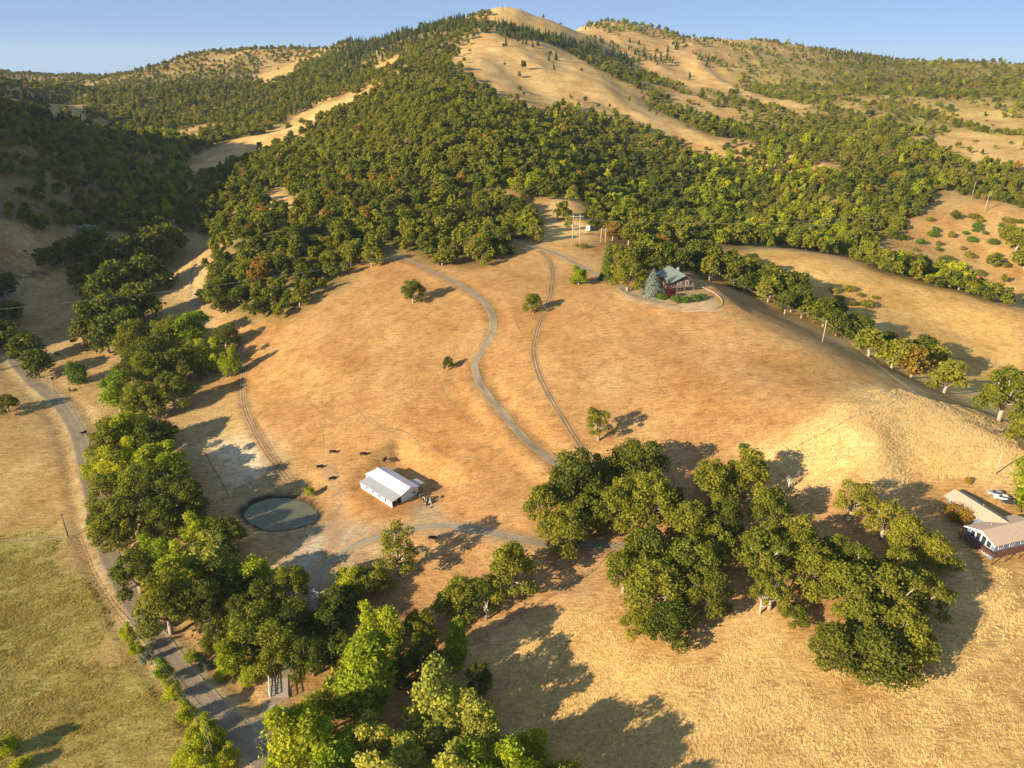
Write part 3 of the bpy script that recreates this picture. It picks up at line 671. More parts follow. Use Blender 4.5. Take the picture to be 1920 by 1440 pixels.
PLACES = [(a, loc1(*q)) for a, q in PLACES]
def plant(kind, rows, label, group, detail='near', cat=None):
    ws = [r_[2]*r_[3] for r_ in rows]; base_label = label
    for r_ in rows:
        if '{}' in base_label:
            p_ = loc1(r_[0], r_[1]); nm_, d_ = min(((a, float(np.hypot(*(q-p_)[:2]))) for a, q in PLACES), key=lambda z: z[1])
            sz = r_[2]*r_[3]; sw = 'largest ' if sz == max(ws) else 'smallest ' if sz == min(ws) else 'big ' if sz > np.percentile(ws, 66) else 'small ' if sz < np.percentile(ws, 33) else 'mid sized '
            label = base_label.replace('{}', sw+LOOK[r_[4] if len(r_) > 4 else kind])+(', near the '+nm_ if d_ < 26 else '')
        u, v, w_, h_ = r_[:4]; k = r_[4] if len(r_) > 4 else kind
        p, W, H = from_photo(u, v, w_, h_); OWN.append((p[0], p[1], W*.42))
        put_tree(k, detail, p[0], p[1], W*(1.05 if len(rows) <= 4 else 1.12 if 'grove' in base_label else 1.18), H*(1.06 if len(rows) > 4 else 1), label, group, cat=cat)
# --- lone trees of the pasture
plant('oak', [(775,568,47,50)], 'round dark green oak alone in the pasture below the bend of the winding drive', None)
plant('olive', [(1000,587,38,42)], 'round olive oak standing beside the ploughed dirt track', None)
plant('oak', [(840,693,22,29)], 'small dark oak sapling with bare stem left of the winding drive', None)
plant('olive', [(1085,534,38,40,'lime')], 'bushy bright green tree beside the gravel lane to the wooden house', None)
plant('open', [(1122,826,62,72)], 'thin crowned pale oak with see-through branches on the open slope', None)
plant('lime', [(433,706,38,62)], 'slender yellow green tree standing at the edge of the valley track', None)
plant('oak', [(148,719,42,50,'hedge')], 'rounded bright green shrub tree alone on the valley floor', None, cat='shrub')
plant('oak', [(17,772,50,40)], 'dark low oak standing alone west of the county road', None)
plant('oak', [(22,648,64,50),(50,680,64,60),(74,708,56,56),(12,560,50,50),(25,600,44,40)], '{} in the shaded clump at the county road curve', 'oaks at the road curve', 'mid')
# --- creek line, upper
plant('oak', [(300,498,76,78),(325,480,60,66),(262,520,76,80),(225,515,64,70),(190,530,60,64),(165,545,50,56),(285,548,70,76),(240,565,80,84),(200,580,70,76),(270,600,76,78),(220,620,80,80),(180,632,64,72),(250,645,76,80),(205,662,66,70),(160,650,50,54),(300,470,60,64),(130,500,54,56),(95,505,50,44),(185,485,56,60),(170,460,50,40,'grey')],
      '{} in the shaded upper creek belt', 'oaks of the upper creek belt', 'mid')
plant('oak', [(360,652,60,74,'lime'),(325,660,64,72,'olive'),(255,672,74,78,'olive'),(288,700,80,84,'oak'),(390,702,54,74,'lime'),(348,722,74,80,'oak'),(300,738,78,82,'olive'),(330,768,64,76,'olive'),(228,772,72,82,'lime'),(276,786,70,78,'olive'),(425,652,48,50,'oak'),(250,720,60,60,'oak'),(305,690,60,66,'olive'),(372,690,50,60,'olive')],
      '{} of the middle creek clump', 'trees of the middle creek clump')
plant('lime', [(255,850,86,92,'lime'),(300,846,70,70,'oak'),(215,868,72,84,'olive'),(290,900,80,80,'lime'),(232,905,80,88,'lime'),(335,905,62,80,'lime'),(270,950,86,92,'olive'),(325,955,90,100,'oak'),(215,955,76,80,'olive'),(360,985,66,90,'oak'),(250,1010,100,104,'olive'),(310,1010,86,90,'oak'),(222,1025,76,80,'olive'),(385,1020,60,70,'lime'),(430,1035,76,74,'oak'),(395,1060,70,70,'oak'),(305,1055,70,70,'lime'),(190,900,44,60,'lime'),(188,990,44,50,'olive')],
      '{} of the belt west of the pond', 'trees between the county road and the pond')
plant('oak', [(345,1112,72,96,'lime'),(405,1075,92,92,'pale'),(265,1112,74,92,'oak'),(322,1188,112,132,'olive'),(480,1108,76,80,'lime'),(440,1135,84,92,'oak'),(552,1140,62,84,'olive'),(505,1160,80,86,'oak'),(395,1180,66,96,'oak'),(475,1228,92,100,'olive'),(535,1252,84,92,'olive'),(440,1265,48,78,'lime'),(620,1200,86,80,'oak'),(590,1265,88,80,'oak'),(655,1112,52,60,'lime'),(695,1105,72,56,'olive'),(640,1160,76,76,'oak'),(420,1225,60,70,'oak'),(560,1200,70,80,'oak'),(650,1250,60,70,'oak'),(455,1180,60,70,'oak'),(500,1215,60,60,'oak')],
      '{} of the lower creek wood', 'trees of the lower creek wood')
plant('lime', [(690,1348,124,168,'lime'),(722,1222,82,112,'lime'),(790,1205,56,74,'olive'),(800,1262,62,84,'oak'),(857,1255,62,100,'lime'),(832,1372,122,140,'pale'),(895,1402,92,116,'pale'),(560,1452,112,150,'lime'),(645,1480,124,124,'lime'),(612,1372,74,84,'olive'),(752,1480,104,104,'pale'),(862,1490,92,96,'lime'),(992,1425,52,64,'lime'),(945,1440,62,62,'olive'),(640,1310,60,60,'olive'),(755,1290,64,80,'oak'),(900,1300,56,60,'oak'),(705,1430,90,100,'pale'),(940,1500,80,60,'olive'),(915,1545,124,150,'lime'),(1000,1580,130,150,'lime'),(1090,1640,120,130,'olive'),(958,1510,96,120,'lime'),(880,1540,110,140,'pale'),(1040,1560,110,130,'olive'),(590,1530,120,120,'lime'),(700,1560,130,130,'pale'),(820,1560,120,120,'lime')],
      '{} of the bright creekside stand', 'bright creekside trees below the bridge')
# --- oaks by the drive and the grove
plant('open', [(748,1078,104,116,'open')], 'thin crowned oak by the drive just below the white barn', None)
plant('olive', [(865,1152,92,84,'olive'),(962,1116,112,112,'olive'),(912,1140,70,70,'oak')], '{} in the trio below the drive', 'three oaks below the drive')
plant('olive', [(1022,990,86,96,'olive'),(1080,955,104,118,'oak'),(1132,925,74,84,'olive'),(1192,905,92,98,'oak'),(1060,1030,98,88,'olive'),(1150,1000,96,104,'olive'),(1222,985,94,108,'olive'),(1212,1072,104,104,'oak'),(1290,1022,88,98,'olive'),(1330,935,94,88,'olive'),(1395,932,92,90,'olive'),(1352,1005,76,82,'oak'),(1300,1090,108,104,'olive'),(1232,1142,112,104,'olive'),(1168,1110,84,92,'olive'),(1322,1150,98,96,'oak'),(1252,1204,98,84,'oak'),(1442,990,90,88,'olive'),(1100,1000,70,80,'olive'),(1260,965,60,60,'oak'),(1195,1190,70,60,'olive'),(1340,1060,80,80,'olive')],
      '{} in the upper grove', 'oaks of the upper grove')
plant('olive', [(1590,978,84,98,'open')], 'leaning oak with pale bare trunk at the top edge of the grove', None)
plant('olive', [(1422,1082,104,104,'olive'),(1480,1052,98,96,'olive'),(1442,1142,84,78,'open'),(1530,1108,100,98,'olive'),(1652,1010,84,88,'open'),(1692,1042,86,90,'olive'),(1742,1062,88,76,'olive'),(1590,1150,108,108,'olive'),(1662,1160,118,118,'olive'),(1722,1152,98,94,'olive'),(1562,1252,108,104,'oak'),(1642,1276,126,122,'oak'),(1684,1232,108,112,'olive'),(1620,1210,100,100,'olive'),(1490,1165,62,36,'olive'),(1560,1060,70,70,'olive'),(1600,1090,90,80,'olive'),(1680,1100,80,80,'olive')],
      '{} in the lower grove', 'oaks of the lower grove')
plant('lime', [(1938,948,112,126,'lime')], 'tall light green tree behind the cars at the blue house', None)
plant('olive', [(1872,790,104,116,'olive'),(1925,850,90,100,'olive'),(1912,770,70,80,'olive')], '{} at the gully end beyond the pale knob', 'oaks at the gully end')
plant('olive', [(1628,668,62,58,'olive'),(1672,690,66,64,'olive'),(1708,708,64,66,'gold'),(1745,700,54,56,'olive'),(1770,737,58,66,'olive'),(1735,672,50,46,'oak'),(1655,655,44,40,'oak')], '{} in the sunlit gully row', 'oaks in the sunlit gully row', 'mid')
gul = []
for k in range(46):
    f = k/46; u = 1310+f*285+rt.uniform(-22,22); v = 500+f*135+rt.uniform(-26,16); gul.append((u, v, rt.uniform(34,52), rt.uniform(36,54), rt.choice(['oak','oak','oak','olive'])))
plant('oak', gul, '{} in the shaded gully belt', 'oaks of the shaded gully', 'mid')
# --- round the wooden house
plant('cypress', [(1138,524,30,80)], 'tall narrow cypress below the twin-pole power frame', None)
plant('oak', [(1176,546,74,66,'olive')], 'broad dark oak in front of the blue spruce by the wooden house', None)
plant('spruce', [(1222,553,44,56)], 'silvery blue spruce beside the wooden house', None)
plant('oak', [(1166,528,44,48,'olive'),(1190,505,50,50,'oak'),(1222,502,56,54,'olive'),(1250,508,46,58,'oak'),(1210,480,50,46,'olive'),(1160,500,40,42,'olive'),(1275,515,46,50,'oak'),(1232,520,44,44,'oak'),(1300,500,44,50,'oak'),(1325,505,40,44,'olive')], '{} in the clump behind the wooden house', 'oaks behind the wooden house', 'mid')
plant('gold', [(1240,478,46,44,'gold')], 'rusty golden oak crowning the clump behind the wooden house', None, 'mid')
plant('gold', [(1316,516,26,28,'gold')], 'small golden tree at the far corner of the wooden house', None, 'mid')
plant('red', [(1256,558,18,18,'red')], 'dark red maple shrub at the front of the wooden house', None, 'mid')
plant('olive', [(1068,432,20,30,'olive')], 'small tree hiding the parked trailer near the power frame', None, 'mid')
# --- shrubs
plant('lime', [(365,1236,30,24,'lime'),(388,1252,24,24,'grey'),(470,1276,56,34,'lime'),(415,1268,30,26,'lime')], '{}, a low sapling on the verge', 'saplings at the bridge verge')
plant('lime', [(240,1204,26,40,'lime'),(258,1228,28,28,'lime'),(312,1278,38,50,'lime'),(328,1312,38,48,'lime'),(356,1352,44,46,'lime'),(376,1386,48,46,'lime'),(408,1404,44,56,'lime'),(362,1440,84,62,'lime'),(432,1440,44,46,'lime'),(278,1240,20,22,'grey'),(15,1412,44,44,'lime'),(40,1440,40,26,'lime')], '{}, bushy, in the roadside fence row', 'fence row bushes')
plant('lime', [(583,930,20,22,'lime')], 'small bright green willow bush at the pond edge', None, cat='shrub')
plant('lime', [(1392,842,18,14,'hedge')], 'single bright green bush at the edge of the pale grass knob', None)
plant('yellow', [(1798,972,52,36,'yellow')], 'wide orange yellow shrub in the corner of the blue house', None)
plant('yellow', [(1814,905,14,13,'yellow')], 'small yellow shrub behind the long wing of the blue house', None)
plant('hedge', [(1232,556,22,9,'hedge'),(1240,560,20,9,'hedge'),(1268,566,22,9,'hedge'),(1284,566,22,9,'hedge'),(1302,564,22,10,'hedge'),(1316,560,20,10,'hedge')], 'low clipped green shrub on the patio terrace of the wooden house', 'patio terrace shrubs', 'mid')
plant('brush', [(1094,464,16,7),(1082,462,8,6),(1412,500,0+20,8),(1566,548,20,10),(1590,545,24,10),(1575,562,20,9),(1600,572,18,9),(1625,575,26,9),(1640,560,12,7),(1612,555,14,8)], 'low brush clump on the shaded pasture across the gully', 'brush on the pasture across the gully', 'mid')
br_ = []
for k in range(60):
    u = rt.uniform(1650,1915); v = rt.uniform(400,545)
    if v > 385+(1760-u)*.75 and v < 430+(u-1600)*.42: br_.append((u, v, rt.uniform(8,22), rt.uniform(6,12), rt.choice(['brush','brush','hedge'])))
plant('brush', br_, '{} on the grassy power line hillside', 'bushes on the power line hillside', 'mid')
plant('olive', [(1905,470,60,50,'olive'),(1885,450,36,34,'olive'),(1860,500,30,28,'olive'),(1920,505,60,44,'olive')], '{} standing on the grassy power line hillside', 'oaks on the power line hillside', 'mid')

# --- bleached snags
def snag(u, v, h, label, seed):
    p, W, H = from_photo(u, v, h*.4, h); r = random.Random(seed); H = max(H, 4)
    e = empty('dead_tree', p); mb = MB(); j = lambda s: r.uniform(-s, s)
    mb.tube([(0,0,-.4),(j(.2),j(.2),H*.35),(j(.5),j(.5),H*.7)], [.32,.26,.14], 7); mb.build('trunk', SNAGM, e, True)
    for k in range(9):
        z = H*r.uniform(.3,.7); a = r.uniform(0,6.28); L = H*r.uniform(.2,.42); q = Vector((0,0,z)); d = Vector((math.cos(a)*.6, math.sin(a)*.6, r.uniform(.5,1)))
        b_ = MB().tube([q, q+d*L*.5+Vector((j(.3),j(.3),0)), q+d*L], [.13,.08,.03], 5); b_.tube([q+d*L*.5, q+d*L*.5+Vector((j(1),j(1),.8))], [.06,.02], 4)
        b_.build('branch', SNAGM, e, True)
    tag(e, label, 'dead tree')
snag(607,1152,62,'bleached forked dead tree in the creek wood near the drive', 1)
snag(912,1162,34,'bleached broken stump below the group of three oaks', 2)
snag(1425,1150,40,'grey leafless dead branches at the lower edge of the grove', 3)
snag(1478,918,34,'grey fallen-looking dead limb at the top of the grove', 4)
# ------------------------------------------------------------------ woodland
def many(x, y, L):
    m = np.zeros(x.shape, bool)
    for p in L: m |= inside(x, y, p)
    return m
def jgrid(x0, x1, y0, y1, s):
    a, b = np.meshgrid(np.arange(x0, x1, s), np.arange(y0, y1, s)); a = a+(rng.random(a.shape)-.5)*s*.9; b = b+(rng.random(b.shape)-.5)*s*.9
    return a.ravel(), b.ravel()
PX = []; PY = []
for y0, y1, s in ((330,560,7.4), (560,900,6.8), (900,1500,8.2), (1500,2800,13.0), (2800,4600,24.0)):
    a, b = jgrid(-1.0*y1-100, 1.0*y1+100, y0, y1, s); k = np.abs(a) < b*.95+60; PX.append(a[k]); PY.append(b[k])
PX = np.concatenate(PX); PY = np.concatenate(PY); PD = np.hypot(PX, PY)
wx = PX+fbm(PX/40, PY/40, 71, 3)*14; wy = PY+fbm(PX/40, PY/40, 73, 3)*14
wood = many(wx, wy, WOOD); goldf = many(wx, wy, GOLDF)
nz = fbm(PX/70, PY/70, 77, 4); nz2 = fbm(PX/260, PY/260, 79, 3)
prob = np.where(wood, np.clip(1.18+.5*nz, .55, .985), np.clip(.30+1.6*nz+.7*nz2, 0, .9)*smooth(430, 560, PY))
prob = np.where(inside(PX, PY, WOOD[1]), .72*(nz > -.22)+.2, prob)
prob = np.where(goldf, np.where(wood, .05, .015), prob)
scr = (PX > .30*PY) & (PD > 950) & ~wood; prob = np.where(scr & ~goldf, np.clip(prob*.7+.28, 0, 1), prob)
prob = np.where((PX < -.25*PY) & (PD > 1300) & ~goldf, .9, prob)
near_field = (PD < 440) & ~wood; prob = np.where(near_field, 0, prob)
prob = np.where((np.abs(PX) > .80*PY) & ~goldf, np.clip(.5+nz, 0, 1), prob)
keep = rng.random(len(PX)) < prob
own = np.array(OWN)
for ox, oy, orr in own[own[:,1] > 320]: keep &= (np.hypot(PX-ox, PY-oy) > orr*.8)
for nm in (HOUSEDR, WIND, TRACK, VTRACK):
    for q in nm[::3]: keep &= np.hypot(PX-q[0], PY-q[1]) > 5
keep &= np.hypot(PX-up_c[0], PY-up_c[1]) > 22
PX, PY, PD, nz, nz2 = PX[keep], PY[keep], PD[keep], nz[keep], nz2[keep]
K = len(PX); q = rng.random(K)
kind = np.where(q+nz*.5 < .36, 'oak', 'olive').astype(object)
def region(px): return inside(PX, PY, world_poly(px))
gz = region([(440,430),(540,350),(640,330),(790,330),(810,400),(700,430),(560,450)]); q2 = rng.random(K)
kind[gz & (q2 < .12+.22*(nz > .05))] = 'gold'
kind[~gz & (q2 < .02)] = 'gold'
lz = region([(1260,300),(1450,280),(1560,320),(1640,400),(1560,460),(1450,440),(1300,400)]); kind[lz & (q2 > .72)] = 'lime'
vz = region([(200,260),(330,240),(360,300),(330,430),(230,440)]); kind[vz & (q2 > .70)] = 'lime'
mz = region([(560,260),(840,120),(900,170),(1000,230),(900,330),(700,320),(560,330)]); kind[mz & (q2 > .30)] = 'olive'
kind[(q2 > .955) & (PX > 0)] = 'lime'
rz_ = region([(1060,280),(1300,300),(1450,330),(1400,420),(1250,430),(1120,380)]); kind[rz_ & (q2 < .5)] = 'oak'  # more dark oaks here, so the tree colour deepens the hill's shaded flank
cz = region([(925,40),(1000,60),(1100,85),(1130,130),(1000,125),(925,75)]) | region([(640,100),(720,70),(880,35),(880,60),(760,90),(640,130)]) | region([(1080,60),(1200,75),(1340,100),(1320,150),(1200,130),(1080,100)]) | region([(1480,90),(1600,100),(1700,115),(1690,125),(1560,118),(1480,105)]) | region([(30,180),(110,190),(160,230),(60,240)])
kind[cz & (q2 > .35)] = 'conifer'; kind[(q2 > .93) & (PD > 1000) & (kind == 'oak')] = 'conifer'
br_far = (PX > .30*PY) & (PD > 950) & (rng.random(K) < .50); kind[br_far] = 'brush'
wd = 6.0+7.6*rng.random(K)**1.7; ht = 2.0+wd*(.5+.5*rng.random(K))
wd *= 1-.22*smooth(420, 700, PD); ht *= 1-.15*smooth(420, 700, PD)
sh_ = np.where(kind == 'conifer', .55, 1.0); wd *= sh_; ht = np.where(kind == 'conifer', 9+8*rng.random(K), ht)
wd = np.where(kind == 'brush', wd*.8, wd); ht = np.where(kind == 'brush', 2.0+1.5*rng.random(K), ht); ht = np.where(kind == 'lime', ht*1.15, ht)
PZ = ground(PX, PY)
# which stand in plain sight: project, then walk the sight line over the ground
zc = PY*cp-(PZ-CAM_Z)*sp; uu = 960+PX/zc*FPX; vv = 720-(PY*sp+(PZ-CAM_Z)*cp)/zc*FPX
seen = (uu > -10) & (uu < 1930) & (vv > 0) & (vv < 1440)
for f in np.linspace(.3, .97, 40): seen &= (CAM_Z+(PZ+ht*.9-CAM_Z)*f) > ground(PX*f, PY*f)
size = np.where(seen, wd/PD, 0)
order = np.argsort(-size); chosen = np.zeros(K, bool)
quota = {'oak': 30, 'olive': 30, 'gold': 14, 'lime': 40, 'conifer': 60, 'brush': 0}
lab = {'oak': ('dark green oak of the dense wood climbing the hillside', 'oaks of the hillside wood'),
       'olive': ('olive green oak of the dense wood climbing the hillside', 'olive oaks of the hillside wood'),
       'gold': ('rusty gold oak turning colour within the hillside wood', 'golden oaks of the hillside wood'),
       'lime': ('lighter yellow green tree within the hillside wood', 'light trees of the hillside wood'),
       'conifer': ('dark pointed conifer on the upper slopes near the summit', 'conifers near the summit')}
for i in order:
    k = kind[i]
    if size[i] <= 0 or quota[k] <= 0: continue
    quota[k] -= 1; chosen[i] = True
    det = 'mid' if quota[k] > 9 else 'far'
    if k == 'conifer': det = 'far'
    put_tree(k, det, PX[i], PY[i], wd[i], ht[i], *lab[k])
for i in order[::-1]:
    if kind[i] == 'brush' and seen[i] and PD[i] < 1300 and not chosen[i]:
        pass
for k in ('oak','olive','gold','lime'): 
    for i in range(3): pass
def massed(name, label, kinds, idx):
    me = bpy.data.meshes.new(name); V = np.stack([PX[idx], PY[idx], PZ[idx]-.1], 1); me.vertices.add(len(V)); me.vertices.foreach_set('co', V.astype(np.float32).ravel())
    hg = HGT.get(kinds, 5.6); wg = WID.get(kinds, 8.0)
    me.attributes.new('size', 'FLOAT_VECTOR', 'POINT').data.foreach_set('vector', np.stack([wd[idx]/wg*rng.uniform(.72,1.32,len(idx)), wd[idx]/wg*rng.uniform(.72,1.32,len(idx)), ht[idx]/hg], 1).astype(np.float32).ravel())
    me.attributes.new('turn', 'FLOAT_VECTOR', 'POINT').data.foreach_set('vector', np.stack([rng.normal(size=len(V))*.16, rng.normal(size=len(V))*.16, rng.random(len(V))*6.283], 1).astype(np.float32).ravel())
    o = link(name, me); tag(o, label, None, None, 'stuff')
    g = bpy.data.node_groups.new(name, 'GeometryNodeTree'); g.interface.new_socket('Geometry', in_out='INPUT', socket_type='NodeSocketGeometry'); g.interface.new_socket('Geometry', in_out='OUTPUT', socket_type='NodeSocketGeometry')
    a = g.nodes.new('NodeGroupInput'); z = g.nodes.new('NodeGroupOutput'); ip = g.nodes.new('GeometryNodeInstanceOnPoints'); gi = g.nodes.new('GeometryNodeGeometryToInstance')
    for c in list(FIRST.get((kinds, 'far'), {}).values())+list(FIRST.get((kinds, 'mid'), {}).values() if (kinds, 'far') not in FIRST else []):
        oi = g.nodes.new('GeometryNodeObjectInfo'); oi.inputs['Object'].default_value = c; oi.transform_space = 'ORIGINAL'; g.links.new(oi.outputs['Geometry'], gi.inputs[0])
    def na(nm):
        q_ = g.nodes.new('GeometryNodeInputNamedAttribute'); q_.data_type = 'FLOAT_VECTOR'; q_.inputs['Name'].default_value = nm; return q_.outputs['Attribute']
    er = g.nodes.new('FunctionNodeEulerToRotation'); g.links.new(na('turn'), er.inputs[0])
    g.links.new(a.outputs[0], ip.inputs['Points']); g.links.new(gi.outputs[0], ip.inputs['Instance']); ip.inputs['Pick Instance'].default_value = True
    g.links.new(er.outputs[0], ip.inputs['Rotation']); g.links.new(na('size'), ip.inputs['Scale']); g.links.new(ip.outputs[0], z.inputs[0])
    md = o.modifiers.new('woodland', 'NODES'); md.node_group = g; return o
for k, nm, lb in (('oak','dark_oak_woodland','dark green oaks massed over the hills'), ('olive','olive_oak_woodland','olive green oaks massed over the hills'), ('gold','golden_oak_woodland','rust gold oaks scattered through the woods'),
                  ('lime','light_valley_woodland','yellow green trees massed in the valleys'), ('conifer','conifer_woodland','dark conifers massed along the high ridges'), ('brush','hillside_brush','low green gold brush on the far slopes')):
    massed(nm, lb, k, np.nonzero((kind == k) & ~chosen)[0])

# ------------------------------------------------------------------ uncut grass, clump by clump, near the viewpoint
def grass(name, label, nT, box_, thr, colr, hgt, seed):
    r = np.random.default_rng(seed); x = r.uniform(box_[0], box_[1], nT*5); y = r.uniform(box_[2], box_[3], nT*5)
    i = np.clip(np.searchsorted(GX, x), 0, nx-1); j = np.clip(np.searchsorted(GY, y), 0, ny-1)
    zc_ = y*cp-(ground(x, y)-CAM_Z)*sp; u_ = 960+x/zc_*FPX
    k = (tuft[j,i] > thr[0]) & (tuft[j,i] <= thr[1]) & (fbm((x*.88+y*.47)/6.5, (y*.88-x*.47)/2.2, seed, 3)*1.1+.8*fbm(x/17, y/17, seed+9, 2)+.40*r.normal(size=len(x)) > -.05) & (u_ > -120) & (u_ < 2500); x = x[k][:nT]; y = y[k][:nT]; z = ground(x, y)
    nb = 6; T = len(x); dirx = fbm(x/7, y/7, seed+3, 2)*2.5+1.2
    V = []; 
    for b_ in range(nb):
        a = r.random(T)*6.283; o = r.random(T)*.38; bx_ = x+np.cos(a)*o; by_ = y+np.sin(a)*o; h = hgt*(.6+.7*r.random(T)); ln = .5+.7*r.random(T); la = dirx+r.normal(size=T)*.4
        wv = .07+.06*r.random(T); wa = r.random(T)*6.283
        V.append(np.stack([np.stack([bx_-np.cos(wa)*wv, by_-np.sin(wa)*wv, z-.05], 1), np.stack([bx_+np.cos(wa)*wv, by_+np.sin(wa)*wv, z-.05], 1), np.stack([bx_+np.cos(la)*h*ln, by_+np.sin(la)*h*ln, z+h*.6], 1)], 1))
    V = np.concatenate(V).reshape(-1,3); k = len(V)//3
    me = bpy.data.meshes.new(name); me.vertices.add(len(V)); me.vertices.foreach_set('co', V.astype(np.float32).ravel()); me.loops.add(len(V)); me.loops.foreach_set('vertex_index', np.arange(len(V), dtype=np.int32))
    me.polygons.add(k); me.polygons.foreach_set('loop_start', (np.arange(k)*3).astype(np.int32)); me.update(calc_edges=True)
    me.attributes.new('shade', 'FLOAT', 'FACE').data.foreach_set('value', np.clip(.5+.2*r.normal(size=k), 0, 1).astype(np.float32))
    me.materials.append(leaf_mat(name+'_straw', colr, colr, .35)); return tag(link(name, me), label, None, None, 'stuff')
grass('uncut_grass', 'pale uncut straw grass on the near slope and knob', 70000, (-20,300,85,245), (.75,1.1), (.75,.57,.28), .42, 5)
grass('meadow_grass', 'short green gold meadow grass west of the road', 26000, (-190,-40,85,190), (.55,.75), (.40,.32,.09), .4, 6)
# ------------------------------------------------------------------ buildings
M_white = weathered('white_wall_paint', (.74,.73,.70), .12, .5, .6)
M_roofw = weathered('white_metal_roof', (.76,.77,.79), .09, .35, .25, spec=.9)
M_roofg = weathered('grey_metal_roof', (.36,.37,.37), .10, .7, .4, spec=.5)
M_dark = weathered('painted_interior_shade', (.03,.028,.026), .3, 2, .9)
M_green = weathered('green_metal_roof', (.155,.20,.165), .12, .5, .6, spec=.5)
M_brown = weathered('brown_wood_siding', (.12,.075,.048), .25, 1.5, .85)
M_deckw = weathered('weathered_deck', (.25,.18,.12), .2, 2, .85)
M_shing = weathered('tan_shingles', (.46,.35,.25), .14, 2.5, .95, .3, 6)
M_blue = weathered('blue_siding', (.145,.20,.30), .12, 1.5, .75)
M_rust = weathered('redwood_deck', (.135,.06,.038), .2, 2, .8)
M_trim = weathered('white_trim', (.80,.79,.76), .04, 2, .6)
M_conc = weathered('pale_concrete', (.36,.30,.24), .15, 1.2, .9)
M_pole = weathered('pole_wood', (.47,.37,.26), .2, 2, .9)
M_poled = weathered('dark_pole_wood', (.12,.085,.06), .2, 2, .9)
M_wire = weathered('wire_metal', (.42,.38,.32), .05, 1, .5)
M_post = weathered('fence_wood', (.17,.13,.09), .25, 3, .95)
M_tyre = weathered('tyre_rubber', (.025,.025,.025), .2, 4, .9)
M_steel = weathered('dull_steel', (.42,.41,.38), .15, 3, .5, metal=.3)
M_black = weathered('black_paint', (.025,.025,.03), .1, 2, .25, spec=.5)
M_wcar = weathered('white_car_paint', (.75,.75,.75), .03, 2, .25, spec=.5)
M_silver = weathered('silver_car_paint', (.45,.46,.48), .05, 2, .3, metal=.4)
M_mach = weathered('grimy_machine_paint', (.10,.08,.06), .4, 2, .7)
M_cream = weathered('cream_machine_paint', (.58,.52,.42), .2, 2, .6)
M_glass, t, b = newmat('window_glass'); b.inputs['Base Color'].default_value = (.03,.04,.05,1); b.inputs['Roughness'].default_value = .06; b.inputs['Specular IOR Level'].default_value = .6
M_cow = weathered('black_hide', (.018,.015,.014), .3, 3, .8)

def frame_at(o, ux, uy, uz): return lambda a, b_, c: tuple(Vector(o)+Vector(ux)*a+Vector(uy)*b_+Vector(uz)*c)
def obox(f, a0, b0, c0, a1, b1, c1, mb=None):
    mb = mb or MB(); s = [f(a, b_, c) for c in (c0, c1) for (a, b_) in ((a0,b0),(a1,b0),(a1,b1),(a0,b1))]
    return mb.add(s, [(0,3,2,1),(4,5,6,7),(0,1,5,4),(1,2,6,5),(2,3,7,6),(3,0,4,7)])
def window(parent, o, ux, n_, w_, h_, mull=1, trim=.09, frame_m=None, name='window'):
    """o: lower left corner on the wall, ux: along the wall, n_: outward"""
    f = frame_at(o, ux, n_, (0,0,1)); mb = MB()
    obox(f, -trim, -.02, -trim, w_+trim, .06, 0, mb); obox(f, -trim, -.02, h_, w_+trim, .06, h_+trim, mb)
    obox(f, -trim, -.02, 0, 0, .06, h_, mb); obox(f, w_, -.02, 0, w_+trim, .06, h_, mb)
    for k in range(mull): x = w_*(k+1)/(mull+1); obox(f, x-.04, -.02, 0, x+.04, .05, h_, mb)
    wn = mb.build(name, frame_m or M_trim, parent)
    obox(f, .0, .0, .0, w_, .02, h_).build('pane', M_glass, wn); return wn
def wall_holes(L, H, holes, th=.12):
    """wall in the x-z plane with rectangular openings (x0,x1,z0,z1); all openings share one z band"""
    mb = MB(); z0, z1 = holes[0][2], holes[0][3]
    mb.box(0,0,0,L,th,z0); mb.box(0,0,z1,L,th,H); x = 0
    for h in holes: mb.box(x,0,z0,h[0],th,z1); x = h[1]
    mb.box(x,0,z0,L,th,z1); return mb
def ribbed(m, axis, pitch=.30, k=.5):
    t = m.node_tree; b_ = t.nodes['Principled BSDF']; w_ = N(t, 'ShaderNodeTexWave', wave_type='BANDS', bands_direction=axis); w_.inputs['Scale'].default_value = .314/pitch
    t.links.new(N(t, 'ShaderNodeTexCoord').outputs['Object'], w_.inputs['Vector']); bp = N(t, 'ShaderNodeBump'); bp.inputs['Strength'].default_value = k; bp.inputs['Distance'].default_value = .04
    t.links.new(w_.outputs['Fac'], bp.inputs['Height']); t.links.new(bp.outputs[0], b_.inputs['Normal'])
for m_ in (M_roofw, M_roofg, M_green): ribbed(m_, 'Y', .45)
# --- white barn: local x across (lean-to first), local y along
rzb = math.atan2(ey[1], ey[0])
barn = empty('barn', (float(barn_near[0]), float(barn_near[1]), BARN_Z), rzb)
tag(barn, 'white metal roofed barn with grey lean-to beside the pond', 'barn')
LB = BARN_L
